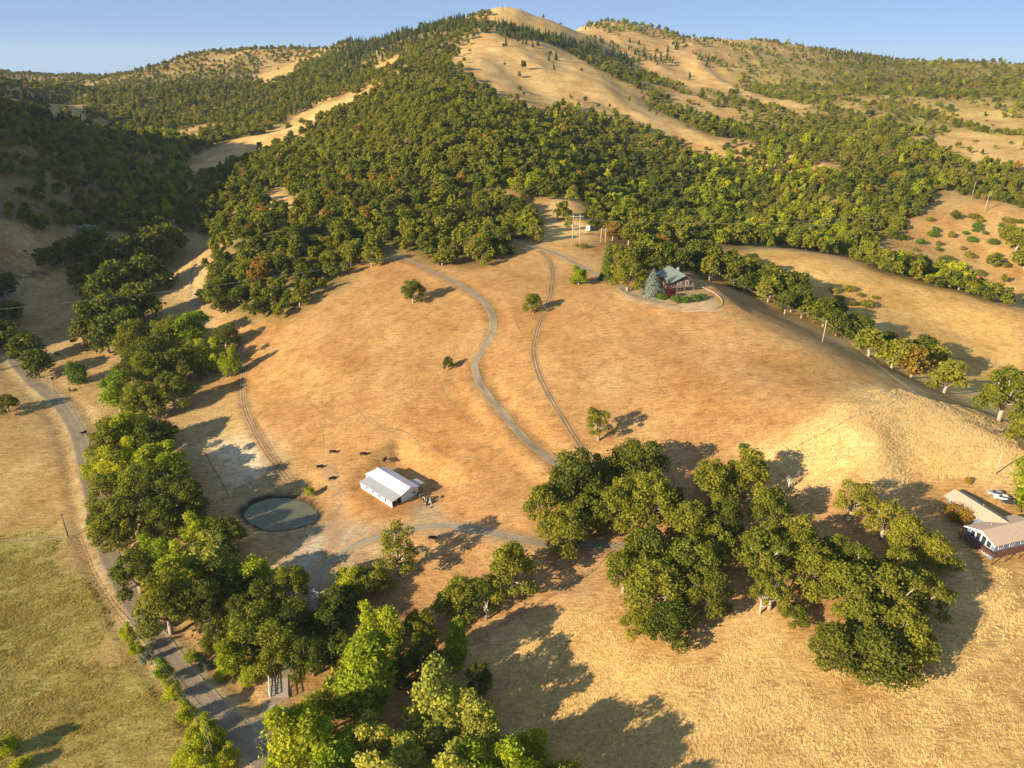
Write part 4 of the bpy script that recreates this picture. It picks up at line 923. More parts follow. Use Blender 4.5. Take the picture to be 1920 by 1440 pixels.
# lean-to stall wall runs along y at x=0
wl = wall_holes(LB, 2.35, [(k*LB/5+LB/5-.5, k*LB/5+LB/5+.45, .95, 1.85) for k in range(4)])
wl.v = [(p[1], p[0], p[2]) for p in wl.v]; wl.f = [f[::-1] for f in wl.f]; wl.build('stall_wall', M_white, barn)
for k in range(4):
    y = k*LB/5+LB/5; d_ = MB().box(-.05,y-.48,.05,-.005,y+.43,.93).build('stall_door', weathered('stall_door_paint', (.62,.58,.5), .1), barn)
    MB().box(-.08,y+.28,.6,-.05,y+.36,.66).build('latch', M_steel, d_)
MB().box(.12,LB-.12,0,3.9,LB,2.6).build('lean_to_back_wall', M_white, barn)
MB().box(3.8,.02,0,3.9,LB-.13,3.0).build('stall_partition', M_dark, barn)  # near-black colour stands in for the shade behind the stall openings
MB().box(3.7,.0,0,3.79,.12,2.8).build('corner_post', M_trim, barn)
X0, X1, XM, EV, AP = 3.92, 10.9, 7.41, 3.05, 4.35
def gable(y0, y1): return MB().add([(X0,y0,0),(X1,y0,0),(X1,y0,EV),(XM,y0,AP),(X0,y0,EV),(X0,y1,0),(X1,y1,0),(X1,y1,EV),(XM,y1,AP),(X0,y1,EV)], [(0,1,2,3,4),(9,8,7,6,5),(0,5,6,1),(1,6,7,2),(2,7,8,3),(3,8,9,4),(4,9,5,0)])
gable(0,.12).build('gable_wall', M_white, barn); gable(LB-.12,LB).build('gable_wall', M_white, barn)
MB().box(X1-.12,.13,0,X1,LB-.13,EV).build('side_wall', M_white, barn)
dr = MB().box(4.3,-.06,.05,7.0,-.01,2.5).build('sliding_door', weathered('sliding_door_paint', (.66,.67,.68), .05), barn)
MB().box(4.2,-.08,2.5,9.8,-.02,2.6).build('door_rail', M_steel, barn); MB().box(6.75,-.10,1.1,6.83,-.06,1.4).build('handle', M_steel, dr)
window(barn, (8.4,-.01,1.2), (1,0,0), (0,-1,0), 1.4, .9)
MB().slab([(-.35,-.35,2.38),(X0+.05,-.35,2.98),(X0+.05,LB+.3,2.98),(-.35,LB+.3,2.38)], .08).build('lean_to_roof', M_roofg, barn)
o1 = MB().slab([(X0-.25,-.4,EV+.02),(XM,-.4,AP+.10),(XM,LB+.35,AP+.10),(X0-.25,LB+.35,EV+.02)], .07).build('roof', M_roofw, barn)
o2 = MB().slab([(XM,-.4,AP+.10),(X1+.35,-.4,EV),(X1+.35,LB+.35,EV),(XM,LB+.35,AP+.10)], .07).build('roof', M_roofw, barn)
MB().tube([(XM,-.42,AP+.12),(XM,LB+.37,AP+.12)], .09, 6).build('ridge_cap', M_roofw, o1)
sd = MB().slab([(X1+.1,.9,2.75),(X1+3.6,.9,2.35),(X1+3.6,5.2,2.35),(X1+.1,5.2,2.75)], .07).build('side_shed_roof', M_roofg, barn)
for (x, y) in ((X1+3.4,1.1),(X1+3.4,5.0)): MB().box(x-.07,y-.07,0,x+.07,y+.07,2.33).build('post', M_trim, barn)
MB().box(X1+.2,4.95,0,X1+3.3,5.05,2.3).build('shed_back_wall', M_white, barn)
# far end annex with a lower roof
MB().box(X0+.2,LB+.02,0,X1-1.5,LB+2.6,2.5).build('annex_wall', M_white, barn)
MB().slab([(X0-.1,LB+.36,2.95),(X1-1.2,LB+.36,2.95),(X1-1.2,LB+2.9,2.55),(X0-.1,LB+2.9,2.55)], .07).build('annex_roof', M_roofw, barn)

# --- wooden house on the knoll
hz = 14.6; HO = (72.6, 312.0, UP_Z)
house = empty('house', HO, R(hz)); tag(house, 'brown wooden house with green metal roof and deck on the knoll', 'house')
Wg, Lh, E0, Rg = 6.3, 16.0, 5.0, 7.4; W2 = 8.8; E2 = 6.0
def prof(y0, y1, z0): return MB().add([(0,y0,z0),(W2,y0,z0),(W2,y0,E2),(Wg,y0,Rg),(0,y0,E0),(0,y1,z0),(W2,y1,z0),(W2,y1,E2),(Wg,y1,Rg),(0,y1,E0)], [(0,1,2,3,4),(9,8,7,6,5),(0,5,6,1),(1,6,7,2),(2,7,8,3),(3,8,9,4),(4,9,5,0)])
prof(0, Lh, 2.55).build('upper_wall', M_brown, house)
MB().box(.25,.4,-.6,W2-.2,Lh-.3,2.54).build('lower_wall', weathered('lower_siding', (.20,.13,.085), .2, 1.5), house)
r1 = MB().slab([(-.8,-.9,E0-.30),(Wg,-.9,Rg+.10),(Wg,Lh+.6,Rg+.10),(-.8,Lh+.6,E0-.30)], .14).build('roof', M_green, house)
MB().slab([(Wg,-.9,Rg+.10),(W2+.8,-.9,E2-.28),(W2+.8,Lh+.6,E2-.28),(Wg,Lh+.6,Rg+.10)], .14).build('roof', M_green, house)
MB().tube([(Wg,-.92,Rg+.12),(Wg,Lh+.62,Rg+.12)], .1, 6).build('ridge_cap', M_green, r1)
MB().box(7.0,9,6.0,7.8,9.8,8.6).build('chimney', M_steel, r1)
window(house, (2.9,-.005,3.1), (1,0,0), (0,-1,0), 2.0, 1.25, 2, .14)
window(house, (3.1,-.005,4.75), (1,0,0), (0,-1,0), 1.7, .7, 1, .1, M_brown)
window(house, (6.9,-.005,2.75), (1,0,0), (0,-1,0), 1.4, 2.0, 1, .12)
for k in range(3): window(house, (1.0+k*2.0,.395,.75), (1,0,0), (0,-1,0), 1.3, 1.1, 1, .12)
for k in range(3): window(house, (-.005,3+k*4.4,3.2), (0,1,0), (-1,0,0), 1.5, 1.1, 1, .1)
dk = MB().box(-1.6,-1.7,2.32,W2+1.6,-.01,2.54); dk.box(-1.6,0,2.32,-.01,Lh*.5,2.54); dk.box(W2+.01,0,2.32,W2+1.6,Lh*.6,2.54); deck = dk.build('deck', M_deckw, house)
for (x0, y0, x1, y1) in ((-1.6,-1.7,W2+1.6,-1.7),(-1.6,-1.7,-1.6,Lh*.5),(W2+1.6,-1.7,W2+1.6,Lh*.6)):
    rl = MB(); n_ = int(max(abs(x1-x0), abs(y1-y0))/1.6)
    for k in range(n_+1): x = x0+(x1-x0)*k/n_; y = y0+(y1-y0)*k/n_; rl.box(x-.05,y-.05,2.55,x+.05,y+.05,3.55)
    for z in (2.95,3.45): rl.box(min(x0,x1)-.04,min(y0,y1)-.04,z,max(x0,x1)+.04,max(y0,y1)+.04,z+.12)
    rl.build('railing', M_deckw, deck)
for (x, y) in ((-1.4,-1.5),(2.2,-1.5),(6.0,-1.5),(W2+1.4,-1.5),(W2+1.4,4),(-1.4,5)): MB().box(x-.1,y-.1,-.5,x+.1,y+.1,2.31).build('deck_post', M_deckw, house)
# terrace edge wall
gw = area([(1300,533),(1320,540),(1339,549),(1350,558),(1355,566),(1353,574),(1340,580),(1315,583),(1280,584)])
mb = MB(); pts = np.array(gw); fine = np.stack([np.interp(np.linspace(0, len(pts)-1, 40), np.arange(len(pts)), pts[:,k]) for k in (0,1)], 1)
vs = []; fs = []
T = np.gradient(fine, axis=0); T /= np.hypot(*T.T)[:,None]
for k, p in enumerate(fine):
    g_ = float(ground(*p)); nn = np.array((-T[k,1], T[k,0]))*.2
    for (q, z) in ((p-nn, g_-.4), (p-nn, g_+.35), (p+nn, g_+.35), (p+nn, g_-.4)): vs.append((q[0], q[1], z))
for k in range(len(fine)-1):
    for a in range(3): fs.append((k*4+a, k*4+a+1, k*4+a+5, k*4+a+4))
fs += [(0,1,2,3), tuple(len(vs)-4+i for i in (3,2,1,0))]
tag(MB().add(vs, fs).build('terrace_wall', M_conc), 'low pale curved wall edging the terrace of the wooden house', 'wall')

# --- blue house
bz = 17.5; bh = empty('house', (float(bl_c[0])-.6, float(bl_c[1])-1.0, BL_Z), R(bz)); tag(bh, 'two storey blue house with tan shingle roof and redwood deck beside the grove', 'house')
Wm, Lm, EVb, RGb = 8.8, 17.0, 5.1, 6.7
MB().box(.02,.02,-2,Lm,Wm-.02,2.6).build('lower_wall', M_blue, bh)
MB().add([(0,0,2.61),(Lm,0,2.61),(Lm,Wm,2.61),(0,Wm,2.61),(0,0,EVb),(Lm,0,EVb),(Lm,Wm,EVb),(0,Wm,EVb),(0,Wm/2,RGb),(Lm,Wm/2,RGb)], [(0,3,2,1),(0,1,5,4),(2,3,7,6),(4,5,9,8),(6,7,8,9),(0,4,8,7,3),(1,2,6,9,5)]).build('upper_wall', M_blue, bh)
MB().slab([(-.9,-.6,EVb-.10),(Lm+.5,-.6,EVb-.10),(Lm+.5,Wm/2,RGb+.15),(-.9,Wm/2,RGb+.15)], .2).build('roof', M_shing, bh)
MB().slab([(-.9,Wm/2,RGb+.15),(Lm+.5,Wm/2,RGb+.15),(Lm+.5,Wm+.6,EVb-.10),(-.9,Wm+.6,EVb-.10)], .2).build('roof', M_shing, bh)
for (y0, z0, y1, z1) in ((-.62,EVb-.16,Wm/2,RGb+.09),(Wm/2,RGb+.09,Wm+.62,EVb-.16)): MB().add([(-.94,y0,z0+.10),(-.94,y1,z1+.10),(-.94,y1,z1-.22),(-.94,y0,z0-.22),(-.905,y0,z0+.10),(-.905,y1,z1+.10),(-.905,y1,z1-.22),(-.905,y0,z0-.22)], [(0,1,2,3),(7,6,5,4),(0,4,5,1),(1,5,6,2),(2,6,7,3),(3,7,4,0)]).build('bargeboard', M_trim, bh)
for k, y in enumerate((1.2,2.9,4.6,6.3)): window(bh, (-.005,y+1.3,2.9), (0,-1,0), (-1,0,0), 1.3, 1.9+(.5 if k in (1,2) else 0), 0, .1)
for y in (1.5,4.0,6.4): window(bh, (.015,y+1.4,.5), (0,-1,0), (-1,0,0), 1.4, 1.5, 1, .1)
for x in (1.4,5.4,9.4,13.2): window(bh, (x,-.005,3.2), (1,0,0), (0,-1,0), 1.5, 1.2, 1, .1)
for x in (1.2,5.0,9.0): window(bh, (x,.015,.7), (1,0,0), (0,-1,0), 1.5, 1.2, 1, .1)
db = MB().box(-2.1,-1.9,2.40,Lm,-.01,2.60); db.box(-2.1,0,2.40,-.01,Wm+.6,2.60); dkb = db.build('deck', M_rust, bh)
for (x0, y0, x1, y1) in ((-2.1,-1.9,Lm,-1.9),(-2.1,-1.9,-2.1,Wm+.6)):
    rl = MB(); n_ = int(max(abs(x1-x0), abs(y1-y0))/1.5)
    for k in range(n_+1): x = x0+(x1-x0)*k/n_; y = y0+(y1-y0)*k/n_; rl.box(x-.05,y-.05,2.61,x+.05,y+.05,3.5)
    for z in (2.9,3.15,3.42): rl.box(min(x0,x1)-.04,min(y0,y1)-.04,z,max(x0,x1)+.04,max(y0,y1)+.04,z+.1)
    rl.build('railing', M_rust, dkb)
for (x, y) in ((-1.9,-1.7),(-1.9,3.5),(-1.9,8.8),(3,-1.7),(8,-1.7),(13,-1.7)): MB().box(x-.1,y-.1,-1.5,x+.1,y+.1,2.39).build('deck_post', M_rust, bh)
wx0, wx1, wy1 = 7.0, 13.0, 22.5; wr = (wx0+wx1)/2; we, wrz = 5.3, 6.6
MB().add([(wx0,Wm,0),(wx1,Wm,0),(wx1,wy1,0),(wx0,wy1,0),(wx0,Wm,we),(wx1,Wm,we),(wx1,wy1,we),(wx0,wy1,we),(wr,Wm,wrz),(wr,wy1,wrz)], [(0,3,2,1),(0,4,7,3),(1,2,6,5),(2,3,7,9,6),(4,8,9,7),(5,6,9,8),(0,1,5,8,4)]).build('wing_wall', M_blue, bh)
MB().slab([(wx0-.9,Wm*.5+.3,we-.18),(wr,Wm*.5+.3,wrz+.12),(wr,wy1+.6,wrz+.12),(wx0-.9,wy1+.6,we-.18)], .18).build('wing_roof', M_shing, bh)
MB().slab([(wr,Wm*.5+.3,wrz+.12),(wx1+.8,Wm*.5+.3,we-.18),(wx1+.8,wy1+.6,we-.18),(wr,wy1+.6,wrz+.12)], .18).build('wing_roof', M_shing, bh)
for y in (12.4,16.0,20.0): window(bh, (wx0-.005,y+1.2,3.4), (0,-1,0), (-1,0,0), 1.4, 1.1, 1, .1)
MB().tube([(10.9,14,6.0),(10.9,14,7.0)], .1, 8).build('vent_pipe', M_steel, bh)
MB().tube([(5.0,6.2,6.0),(5.0,6.2,6.8)], .12, 8).build('vent_pipe', M_steel, bh); MB().tube([(6.5,2.6,5.7),(6.5,2.6,6.5)], .1, 8).build('vent_pipe', M_steel, bh)

# ------------------------------------------------------------------ vehicles
def wheel(parent, x, y, r_, w_, z=None, nm='wheel'):
    mb = MB().tube([(x-w_/2,y,r_ if z is None else z),(x+w_/2,y,r_ if z is None else z)], r_, 16); o = mb.build(nm, M_tyre, parent)
    s = 1 if x > 0 else -1; MB().tube([(x+s*(w_/2),y,r_),(x+s*(w_/2+.02),y,r_)], r_*.58, 12).build('rim', M_steel, o); return o
def car(u, v, rz, paint, label, pickup=False):
    p = loc1(u, v); c = empty('parked_car', p, rz); tag(c, label, 'car', None)
    L = 4.5 if not pickup else 5.4; hw = .88
    pr_ = [(-L/2,.42),(-L/2,.85),(-L/2+.15,.95),(L/2-1.2,.98),(L/2-.1,.80),(L/2,.6),(L/2,.38)]
    mb = MB()
    for s, w_ in ((-1,.92),(1,.92)):
        pass
    k = len(pr_); V = []
    for x, sc_ in ((-hw,.97),(-hw*.9,1.0),(hw*.9,1.0),(hw,.97)):
        for (y, z) in pr_: V.append((x, y*sc_, z if abs(x) < hw else .42+(z-.42)*.9))
    F = []
    for a in range(3):
        for b_ in range(k): F.append((a*k+b_, a*k+(b_+1)%k, (a+1)*k+(b_+1)%k, (a+1)*k+b_))
    F += [tuple(range(k-1,-1,-1)), tuple(3*k+i for i in range(k))]
    bo = MB().add(V, F).build('body', paint, c, True)
    y0, y1 = (-L/2+.5, L/2-1.3) if not pickup else (-L/2+2.1, L/2-1.4)
    cb = MB(); zt = 1.48; b0 = .93
    lo = [(-hw*.92,y0,b0),(hw*.92,y0,b0),(hw*.92,y1,b0),(-hw*.92,y1,b0)]; hi = [(-hw*.75,y0+.4,zt),(hw*.75,y0+.4,zt),(hw*.75,y1-.75,zt),(-hw*.75,y1-.75,zt)]
    cb.add(lo+hi, [(0,1,5,4),(1,2,6,5),(2,3,7,6),(3,0,4,7)]); cb.build('windows', M_glass, c)
    MB().box(-hw*.75,y0+.4,zt-.01,hw*.75,y1-.75,zt+.05).build('roof', paint, c)
    for x in (-.8,.8):
        for y in (-L/2+.85, L/2-.85): wheel(c, x, y, .33, .22)
    for x in (-.62,.62): MB().box(x-.16,L/2-.06,.62,x+.16,L/2+.015,.76).build('headlight', M_trim, c); MB().box(x-.14,-L/2-.015,.66,x+.14,-L/2+.04,.82).build('taillight', M_rust, c)
    return c
car(1866,928,R(70),M_silver,'pale silver car parked behind the long wing of the blue house')
car(1878,936,R(66),M_wcar,'white car parked between a silver and a black car')
car(1891,944,R(66),M_black,'black car parked nearest the gable roof of the blue house')
car(1073,424,R(20),M_wcar,'white pickup truck half hidden behind the small tree near the power frame', True)
# travel trailer
p = loc1(1103,432); tv = empty('travel_trailer', p, R(-12)); tag(tv, 'white travel trailer parked under the trees behind the power frame', 'trailer')
V = []; F = []; prf = [(-3,.5),(-3,2.5),(-2.7,2.75),(2.2,2.75),(2.9,2.3),(3.0,1.5),(2.9,.5)]; k = len(prf)
for x in (-1.2,1.2):
    for (y, z) in prf: V.append((x, -y, z))
F = [tuple(range(k)), tuple(range(2*k-1,k-1,-1))]+[(i, k+i, k+(i+1)%k, (i+1)%k) for i in range(k)]
MB().add(V, F).build('body', M_wcar, tv); window(tv, (-.5,-3.02,1.5), (1,0,0), (0,-1,0), 1.0, .7, 0, .06); window(tv, (-1.21,.8,1.5), (0,-1,0), (-1,0,0), 1.2, .6, 0, .06)
for x in (-1.1,1.1):
    for y in (-.4,.45): wheel(tv, x, y, .36, .22)
MB().tube([(-.8,-3,.5),(0,-4.1,.5),(.8,-3,.5)], .06, 6).build('hitch', M_black, tv)
# farm machine by the barn
p = np.array((-27.6, 194.2)); fm = empty('backhoe_loader', (p[0], p[1], float(ground(*p))), R(28)); tag(fm, 'old dark backhoe loader with cream frame parked at the end of the white barn', 'tractor')
MB().box(-.45,-1.6,.7,.45,1.9,1.15).box(-.42,.4,1.15,.42,1.9,1.75).build('chassis', M_mach, fm)
cb = MB()
for (x, y) in ((-.7,-1.1),(.7,-1.1),(-.7,.3),(.7,.3)): cb.tube([(x,y,1.1),(x*.92,y,2.6)], .06, 6)
cb.build('cab_frame', M_cream, fm); MB().box(-.85,-1.25,2.61,.85,.45,2.72).build('cab_roof', M_mach, fm); MB().box(-.25,-.9,1.15,.25,-.3,1.7).build('seat', M_black, fm)
for x in (-.8,.8): wheel(fm, x, -.8, .72, .42); wheel(fm, x, 1.5, .48, .3)
for x in (-.62,.62): MB().tube([(x,.2,1.6),(x,1.9,1.55),(x,2.7,.6)], [.1,.1,.09], 6).build('loader_arm', M_cream, fm)
MB().add([(-1.1,2.6,.9),(1.1,2.6,.9),(1.1,2.6,.15),(-1.1,2.6,.15),(-1.1,3.4,.12),(1.1,3.4,.12)], [(0,1,2,3),(3,2,5,4),(0,3,4),(1,5,2)]).build('bucket', M_mach, fm)
bm_ = MB().tube([(0,-1.6,1.0),(0,-2.6,2.9),(0,-3.6,2.2),(0,-3.4,.7)], [.16,.13,.12,.1], 6).build('boom', M_cream, fm); MB().box(-.35,-3.7,.25,.35,-3.1,.8).build('digging_bucket', M_mach, bm_)
for x in (-1.1,1.1): MB().tube([(x*.3,-1.6,.8),(x,-1.9,.1)], .08, 6).build('stabilizer', M_mach, fm)
# flat trailer loaded with scrap beside it
p2 = np.array((-30.2, 198.6)); ft = empty('flat_trailer', (p2[0], p2[1], float(ground(*p2))), R(25)); tag(ft, 'small flat trailer loaded with scrap against the barn gable', 'trailer')
MB().box(-1,-1.6,.55,1,1.6,.68).build('bed', M_mach, ft); MB().box(-.8,-1.2,.69,.1,.4,1.2).box(.2,-.4,.69,.8,1.3,1.0).tube([(-.8,1.0,.9),(.8,-1.3,1.5)], .08, 6).build('load', M_mach, ft)
for x in (-.95,.95): wheel(ft, x, 0, .36, .2)

# ------------------------------------------------------------------ power poles and wires
def pole(x, y, h, label, arm=1.2, rz=0, m=None, down=None):
    z = float(ground(x, y)); e = empty('utility_pole', (x, y, z), rz); tag(e, label, 'utility pole'); m = m or M_pole
    MB().tube([(0,0,-.8),(0,0,h)], [.2,.14], 8).build('post', m, e, True)
    if arm:
        c = MB().box(-arm,-.07,h-.75,arm,.07,h-.58).build('crossarm', m, e)
        for k in (-1,0,1): MB().tube([(k*arm*.9,0,h-.58),(k*arm*.9,0,h-.33)], [.05,.06], 6).build('insulator', M_steel, c)
    return [Vector((x+math.cos(rz)*k*arm*.9, y+math.sin(rz)*k*arm*.9, z+h-.33)) for k in (-1,0,1)]
def hframe(x, y, h, rz, label, sp_=1.9, brace=True):
    z = float(ground(x, y)); e = empty('power_pylon', (x, y, z), rz); tag(e, label, 'power pole')
    for s in (-1,1): MB().tube([(s*sp_*1.12,0,-1),(s*sp_,0,h)], [.27,.2], 8).build('post', M_pole, e, True)
    c = MB().box(-sp_*2,-.12,h-1.0,sp_*2,.12,h-.72).build('crossarm', M_pole, e)
    for k in (-1,0,1): MB().tube([(k*sp_*1.85,0,h-1.0),(k*sp_*1.85,0,h-2.1)], .07, 6).build('insulator', M_steel, c)
    if brace:
        for s in (-1,1): MB().tube([(s*sp_*1.03,.02*s,h*.80),(-s*sp_*1.08,.02*s,h*.42)], .09, 6).build('brace', M_pole, e)
    return [Vector((x+math.cos(rz)*k*sp_*1.85, y+math.sin(rz)*k*sp_*1.85, z+h-2.1)) for k in (-1,0,1)]
def wires(A_, B_, sag, label, rad=.010):
    e = empty('power_line', A_[0]); tag(e, label, 'power line')
    for a, b_ in zip(A_, B_):
        n_ = 24; pts = [a.lerp(b_, k/n_)-Vector((0,0,sag*4*(k/n_)*(1-k/n_)))-A_[0] for k in range(n_+1)]
        MB().tube(pts, rad, 4).build('wire', M_wire, e)
h1 = hframe(35.4, 390.6, 17.5, R(8), 'tall twin pole power frame with crossed braces at the knoll top')
h2 = hframe(52.4, 405.0, 8.5, R(8), 'short twin pole power frame behind the narrow cypress', 1.3, False)
for s in (-1,1): pass
h3 = hframe(391.1, 592.0, 14, R(35), 'twin pole power frame on the far grassy hilltop', 2.2)
p3 = pole(399.3, 628, 15, 'tall single power pole behind the far grassy hilltop', 1.5, R(35))
h0 = hframe(-300, 268, 17, R(25), 'twin pole power frame on the slope west of the valley')
wires(h0, h1, 9, 'power line spanning the valley to the knoll top', .011); wires(h1, h3, 10, 'power line spanning the woods to the far hilltop', .03); wires(h2, h3, 9, 'lower power line from the short frame to the far hilltop', .03)
pr1 = pole(130.2, 278, 9.6, 'single wooden pole on the shaded side of the knoll crest', .9, R(60)); pr2 = pole(152.5, 191.8, 9.0, 'single wooden pole beside the pale grass knob', .9, R(75))
pr0 = pole(100, 345, 8.0, 'short pole behind the wooden house', .7, R(50), M_poled)
wires(pr1, pr2, 2.2, 'wires along the knoll crest between two poles'); wires(pr0, pr1, 1.6, 'wires from the wooden house to the crest pole')
tp = pole(-203, 284.6, 9.5, 'wooden pole with wide crossarm beside the valley road', 1.6, R(10))
q = loc1(128,1006); rp1 = pole(q[0], q[1], 9, 'thin dark pole at the field fence corner', .5, R(60), M_poled)
rp2 = pole(-64.3, 105.6, 11.5, 'dark pole standing in the fence row bushes', .6, R(60), M_poled)
wires(rp1, rp2, 1.8, 'wires following the county road fence row', .007)
rp3 = pole(-50, 60, 11.5, 'dark pole at the county road south of the bridge', .6, R(60), M_poled); wires(rp2, rp3, 1, 'wires running south along the county road', .007)
def mast(u, v, h):
    p = loc1(u, v); e = empty('radio_mast', p); tag(e, 'thin radio mast on the bare summit', 'mast', 'radio masts on the summit')
    MB().tube([(0,0,-1),(0,0,h)], [.35,.15], 6).build('pole', M_steel, e); MB().box(-1.6,-.12,h-1.2,1.6,.12,h-.9).build('crossbar', M_steel, e)
mast(937,19,11); mast(948,18,8)

# ------------------------------------------------------------------ fences
POSTM = MB().tube([(0,0,-.4),(0,0,1.25)], [.08,.07], 6).mesh('fence_post', M_post)
def fence(px, label, step=4.0, rails=(.55,1.1), m=None, rad=.03, pm=None):
    P = area(px) if not isinstance(px, np.ndarray) else px; seg = np.hypot(*np.diff(P, axis=0).T); s = np.concatenate([[0], np.cumsum(seg)]); k = max(2, int(s[-1]/step)); q = np.linspace(0, s[-1], k+1)
    F = np.stack([np.interp(q, s, P[:,i]) for i in (0,1)], 1); z = ground(F[:,0], F[:,1]); o0 = Vector((F[0,0], F[0,1], z[0])); e = empty('fence', o0); tag(e, label, 'fence')
    for a, h in zip(F, z): link('post', pm or POSTM, e, Vector((a[0], a[1], h))-o0)
    for r_ in rails: MB().tube([Vector((a[0], a[1], h+r_))-o0 for a, h in zip(F, z)], rad, 4).build('rail' if rad > .04 else 'wire', m or M_wire, e)
fence([(127,1010),(145,1045),(165,1082),(198,1130),(235,1182),(262,1208)], 'pale railed fence along the ditch of the county road', 3.2, (.6,1.15), M_post, .045)
fence([(-40,1024),(60,1014),(127,1010)], 'wire fence dividing the dry field from the green meadow')
fence([(372,822),(385,850),(400,880),(415,905),(428,928)], 'dark post fence on the creek side of the paddock', 2.4, (.5,.85,1.2), M_post, .045)
fence([(428,928),(460,912),(500,896),(526,884)], 'post fence along the pond side of the paddock', 2.6, (.6,1.1), M_post, .045)
fence([(526,884),(505,850),(488,820),(470,790)], 'post fence between the paddock and the dirt track', 2.8, (.6,1.1), M_post, .045)
fence([(1110,1072),(1060,1104),(1000,1140),(930,1180),(890,1205)], 'low dark wire fence between bare soil and pale grass', 3.5, (.4,.8,1.1), M_post, .04)
fence([(1110,1072),(1180,1000)], 'short fence run into the oak grove', 3.5, (.6,1.1))
fence([(376,470),(360,500),(356,530),(352,560)], 'pale fence beside the upper valley track', 4, (.6,1.1), M_conc, .06)
fence([(262,1208),(300,1262),(345,1320),(392,1372),(440,1440)], 'wire fence hidden in the fence row bushes', 3.6)
fence([(1430,872),(1500,835),(1560,805),(1630,775)], 'wire fence on the edge of the grazed pasture and pale knob', 4.5)
# --- plank bridge
A_b, B_b, C_b, D_b = [np.array(q) for q in ((-58.1,123.6),(-53.6,123.6),(-55.4,129.6),(-60.2,129.6))]
bz_ = .62; br = empty('plank_bridge', (-56.8,126.6,0)); tag(br, 'small plank bridge with side rails on the drive near the county road', 'bridge')
o_v = np.array((-56.8,126.6)); nP = 15
M_plank = weathered('grey_planks', (.40,.33,.26), .25, 2, .9)
for k in range(nP):
    f0, f1 = k/nP+.006, (k+1)/nP-.006
    a0, a1 = A_b+(D_b-A_b)*f0-o_v, A_b+(D_b-A_b)*f1-o_v; b0, b1 = B_b+(C_b-B_b)*f0-o_v, B_b+(C_b-B_b)*f1-o_v; dz = random.uniform(-.012,.012)
    MB().slab([(*a0,bz_+dz),(*b0,bz_+dz),(*b1,bz_+dz),(*a1,bz_+dz)], .09).build('plank', M_plank, br)
for s, (P0, P1) in enumerate(((A_b,D_b),(B_b,C_b))):
    rl = MB(); 
    for k in range(5): q = P0+(P1-P0)*k/4-o_v; rl.box(q[0]-.08,q[1]-.08,-.3,q[0]+.08,q[1]+.08,bz_+1.05)
    ro = rl.build('railing', M_trim if s == 0 else M_post, br)
    for z in (.5,1.0): MB().tube([(*(P0-o_v),bz_+z),(*(P1-o_v),bz_+z)], .08, 6).build('rail', M_trim if s == 0 else M_post, ro)
for (P0, P1) in ((A_b+(.5,0),D_b+(.5,0)),(B_b-(.5,0),C_b-(.5,0))): MB().tube([(*(P0-o_v),bz_-.25),(*(P1-o_v),bz_-.25)], .17, 6).build('beam', M_post, br)
fence(np.array([(-58.3,123.6),(-60.3,129.8),(-62.5,134.5)]), 'short white rail leading to the plank bridge', 2.2, (.5,1.0), M_trim, .07)
# felled log by the drive
p = loc1(1078,1030); lg = empty('felled_log', p, R(20)); tag(lg, 'dark felled log lying beside the drive at the grove edge', 'log')
MB().tube([(-2.2,0,.25),(-.6,.1,.3),(1,0,.27),(2.2,-.1,.24)], [.27,.25,.23,.2], 8).build('stem', M_poled, lg, True); MB().tube([(.3,0,.35),(.7,.6,.8)], [.1,.04], 5).build('branch_stub', M_poled, lg)

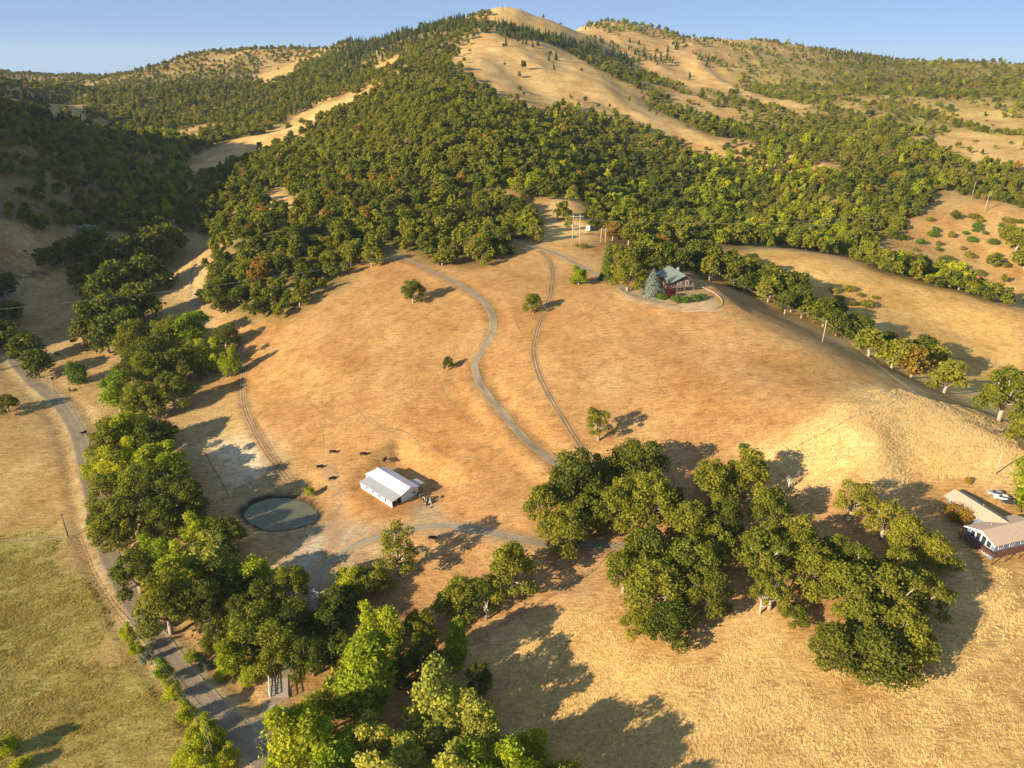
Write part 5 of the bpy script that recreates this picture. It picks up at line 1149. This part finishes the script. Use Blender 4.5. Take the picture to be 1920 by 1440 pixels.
# ------------------------------------------------------------------ cattle
def loft(mb, rings, nseg=10):
    k0 = len(mb.v)
    for (c, rx_, rz__, d) in rings:
        c = Vector(c); d = Vector(d).normalized(); a = d.cross(Vector((0,0,1))); a = a.normalized() if a.length > .01 else Vector((1,0,0)); b_ = a.cross(d)
        for q in range(nseg): t_ = 2*math.pi*q/nseg; mb.v.append(tuple(c+a*math.cos(t_)*rx_+b_*math.sin(t_)*rz__))
    for i in range(len(rings)-1):
        for q in range(nseg): mb.f.append((k0+i*nseg+q, k0+i*nseg+(q+1)%nseg, k0+(i+1)*nseg+(q+1)%nseg, k0+(i+1)*nseg+q))
    mb.f.append(tuple(k0+q for q in range(nseg-1,-1,-1))); e = k0+(len(rings)-1)*nseg; mb.f.append(tuple(e+q for q in range(nseg)))
def cow_mesh(graze):
    mb = MB(); Y = (0,1,0)
    loft(mb, [((0,-1.02,1.12),.12,.16,Y),((0,-.92,1.08),.27,.33,Y),((0,-.5,1.0),.35,.40,Y),((0,.0,.96),.38,.43,Y),((0,.5,.98),.35,.42,Y),((0,.82,1.05),.25,.36,Y),((0,1.0,1.12),.16,.24,Y)])
    if graze: nk = [((0,.85,1.08),.17,.26,(0,1,-.4)),((0,1.2,.78),.13,.18,(0,.7,-.8)),((0,1.38,.48),.11,.14,(0,.5,-1)),((0,1.48,.30),.13,.13,(0,.5,-1)),((0,1.58,.10),.08,.09,(0,.5,-1))]
    else: nk = [((0,.85,1.1),.17,.26,(0,1,.3)),((0,1.18,1.3),.13,.2,(0,1,.4)),((0,1.36,1.40),.13,.15,(0,1,-.1)),((0,1.62,1.30),.10,.11,(0,1,-.4)),((0,1.78,1.20),.075,.08,(0,1,-.4))]
    loft(mb, nk, 8); hd = Vector(nk[2][0])
    for s in (-1,1): loft(mb, [((s*.1,hd.y,hd.z+.06),.03,.05,(s,0,.1)),((s*.22,hd.y-.02,hd.z+.05),.035,.07,(s,0,0)),((s*.32,hd.y-.04,hd.z+.02),.01,.03,(s,0,-.2))], 6)
    for s in (-1,1):
        loft(mb, [((s*.2,.66,.85),.13,.15,(0,0,-1)),((s*.19,.66,.5),.07,.075,(0,0,-1)),((s*.19,.68,.42),.065,.07,(0,0,-1)),((s*.19,.66,.1),.045,.05,(0,0,-1)),((s*.19,.68,.0),.06,.07,(0,0,-1))], 7)
        loft(mb, [((s*.2,-.74,.95),.15,.22,(0,0,-1)),((s*.2,-.66,.68),.10,.13,(0,-.2,-1)),((s*.19,-.84,.46),.06,.08,(0,-.2,-1)),((s*.19,-.80,.1),.045,.05,(0,0,-1)),((s*.19,-.78,.0),.06,.07,(0,0,-1))], 7)
    loft(mb, [((0,-1.02,1.22),.04,.04,(0,-1,-.5)),((0,-1.12,.9),.03,.03,(0,-.1,-1)),((0,-1.12,.5),.03,.03,(0,0,-1)),((0,-1.12,.38),.05,.05,(0,0,-1))], 6)
    me = mb.mesh('cow', M_cow, True); return me
COWM = [cow_mesh(True), cow_mesh(False)]
for k, (u, v, rz, g_, lb) in enumerate([(600,879,-70,1,'black cow grazing on the bare ground north of the pond'), (623,901,-60,1,'black cow grazing between the pond and the white barn'), (624,851,-80,1,'black cow at the foot of the pasture above the pond track'), (681,855,-75,1,'black cow grazing just behind the white barn'), (722,866,170,0,'black cow standing upright behind the white barn'), (810,1013,-85,1,'black cow in the orange soil below the barn drive'),
        (107,667,-95,1,'black cow on the shaded flat beside the road curve'), (132,735,40,0,'black cow standing below the rounded green shrub tree'), (159,815,150,0,'black cow at the edge of the county road'), (293,595,60,1,'black cow in the shaded lane beyond the creek belt'), (48,474,80,1,'black cow on the shaded upper valley flat'), (68,472,-60,1,'black cow on the shaded upper valley flat')]):
    p = loc1(u, v); o = link('cow', COWM[0 if g_ else 1], None, (p[0], p[1], p[2]+.02)); o.rotation_euler = (0,0,R(rz)); o.scale = (1.12,1.12,1.12); tag(o, lb, 'cow', 'black cattle in the pastures')
# faint cattle trails on the pasture
for k, L in enumerate(([(885,625),(890,640),(905,655),(925,680),(950,690)], [(820,700),(830,730),(850,760),(890,790)], [(690,780),(720,800),(760,810),(800,850)], [(660,760),(700,795),(760,825),(830,850),(900,860)], [(960,590),(970,610),(985,635)], [(600,790),(605,815),(608,840)])):
    if k in (0,): continue
    strip('cattle_trail', polyline(L), .22, M_earth, .05, .1, 30+k, 2)
# ------------------------------------------------------------------ evening haze in the air
hb = MB().box(-6900,-480,float(ZZ.min())-2,6900,11500,float(max(ZZ.max()+30, CAM_Z+20)))
hm = bpy.data.materials.new('evening_haze'); hm.use_nodes = True; ht_ = hm.node_tree; ht_.nodes.remove(ht_.nodes['Principled BSDF'])
pv = ht_.nodes.new('ShaderNodeVolumePrincipled'); pv.inputs['Color'].default_value = (.70,.85,1.0,1); pv.inputs['Density'].default_value = .00004; pv.inputs['Anisotropy'].default_value = .1
ht_.links.new(pv.outputs[0], ht_.nodes['Material Output'].inputs['Volume'])
tag(hb.build('haze', hm), 'thin pale blue evening haze over the hills', None, None, 'stuff')
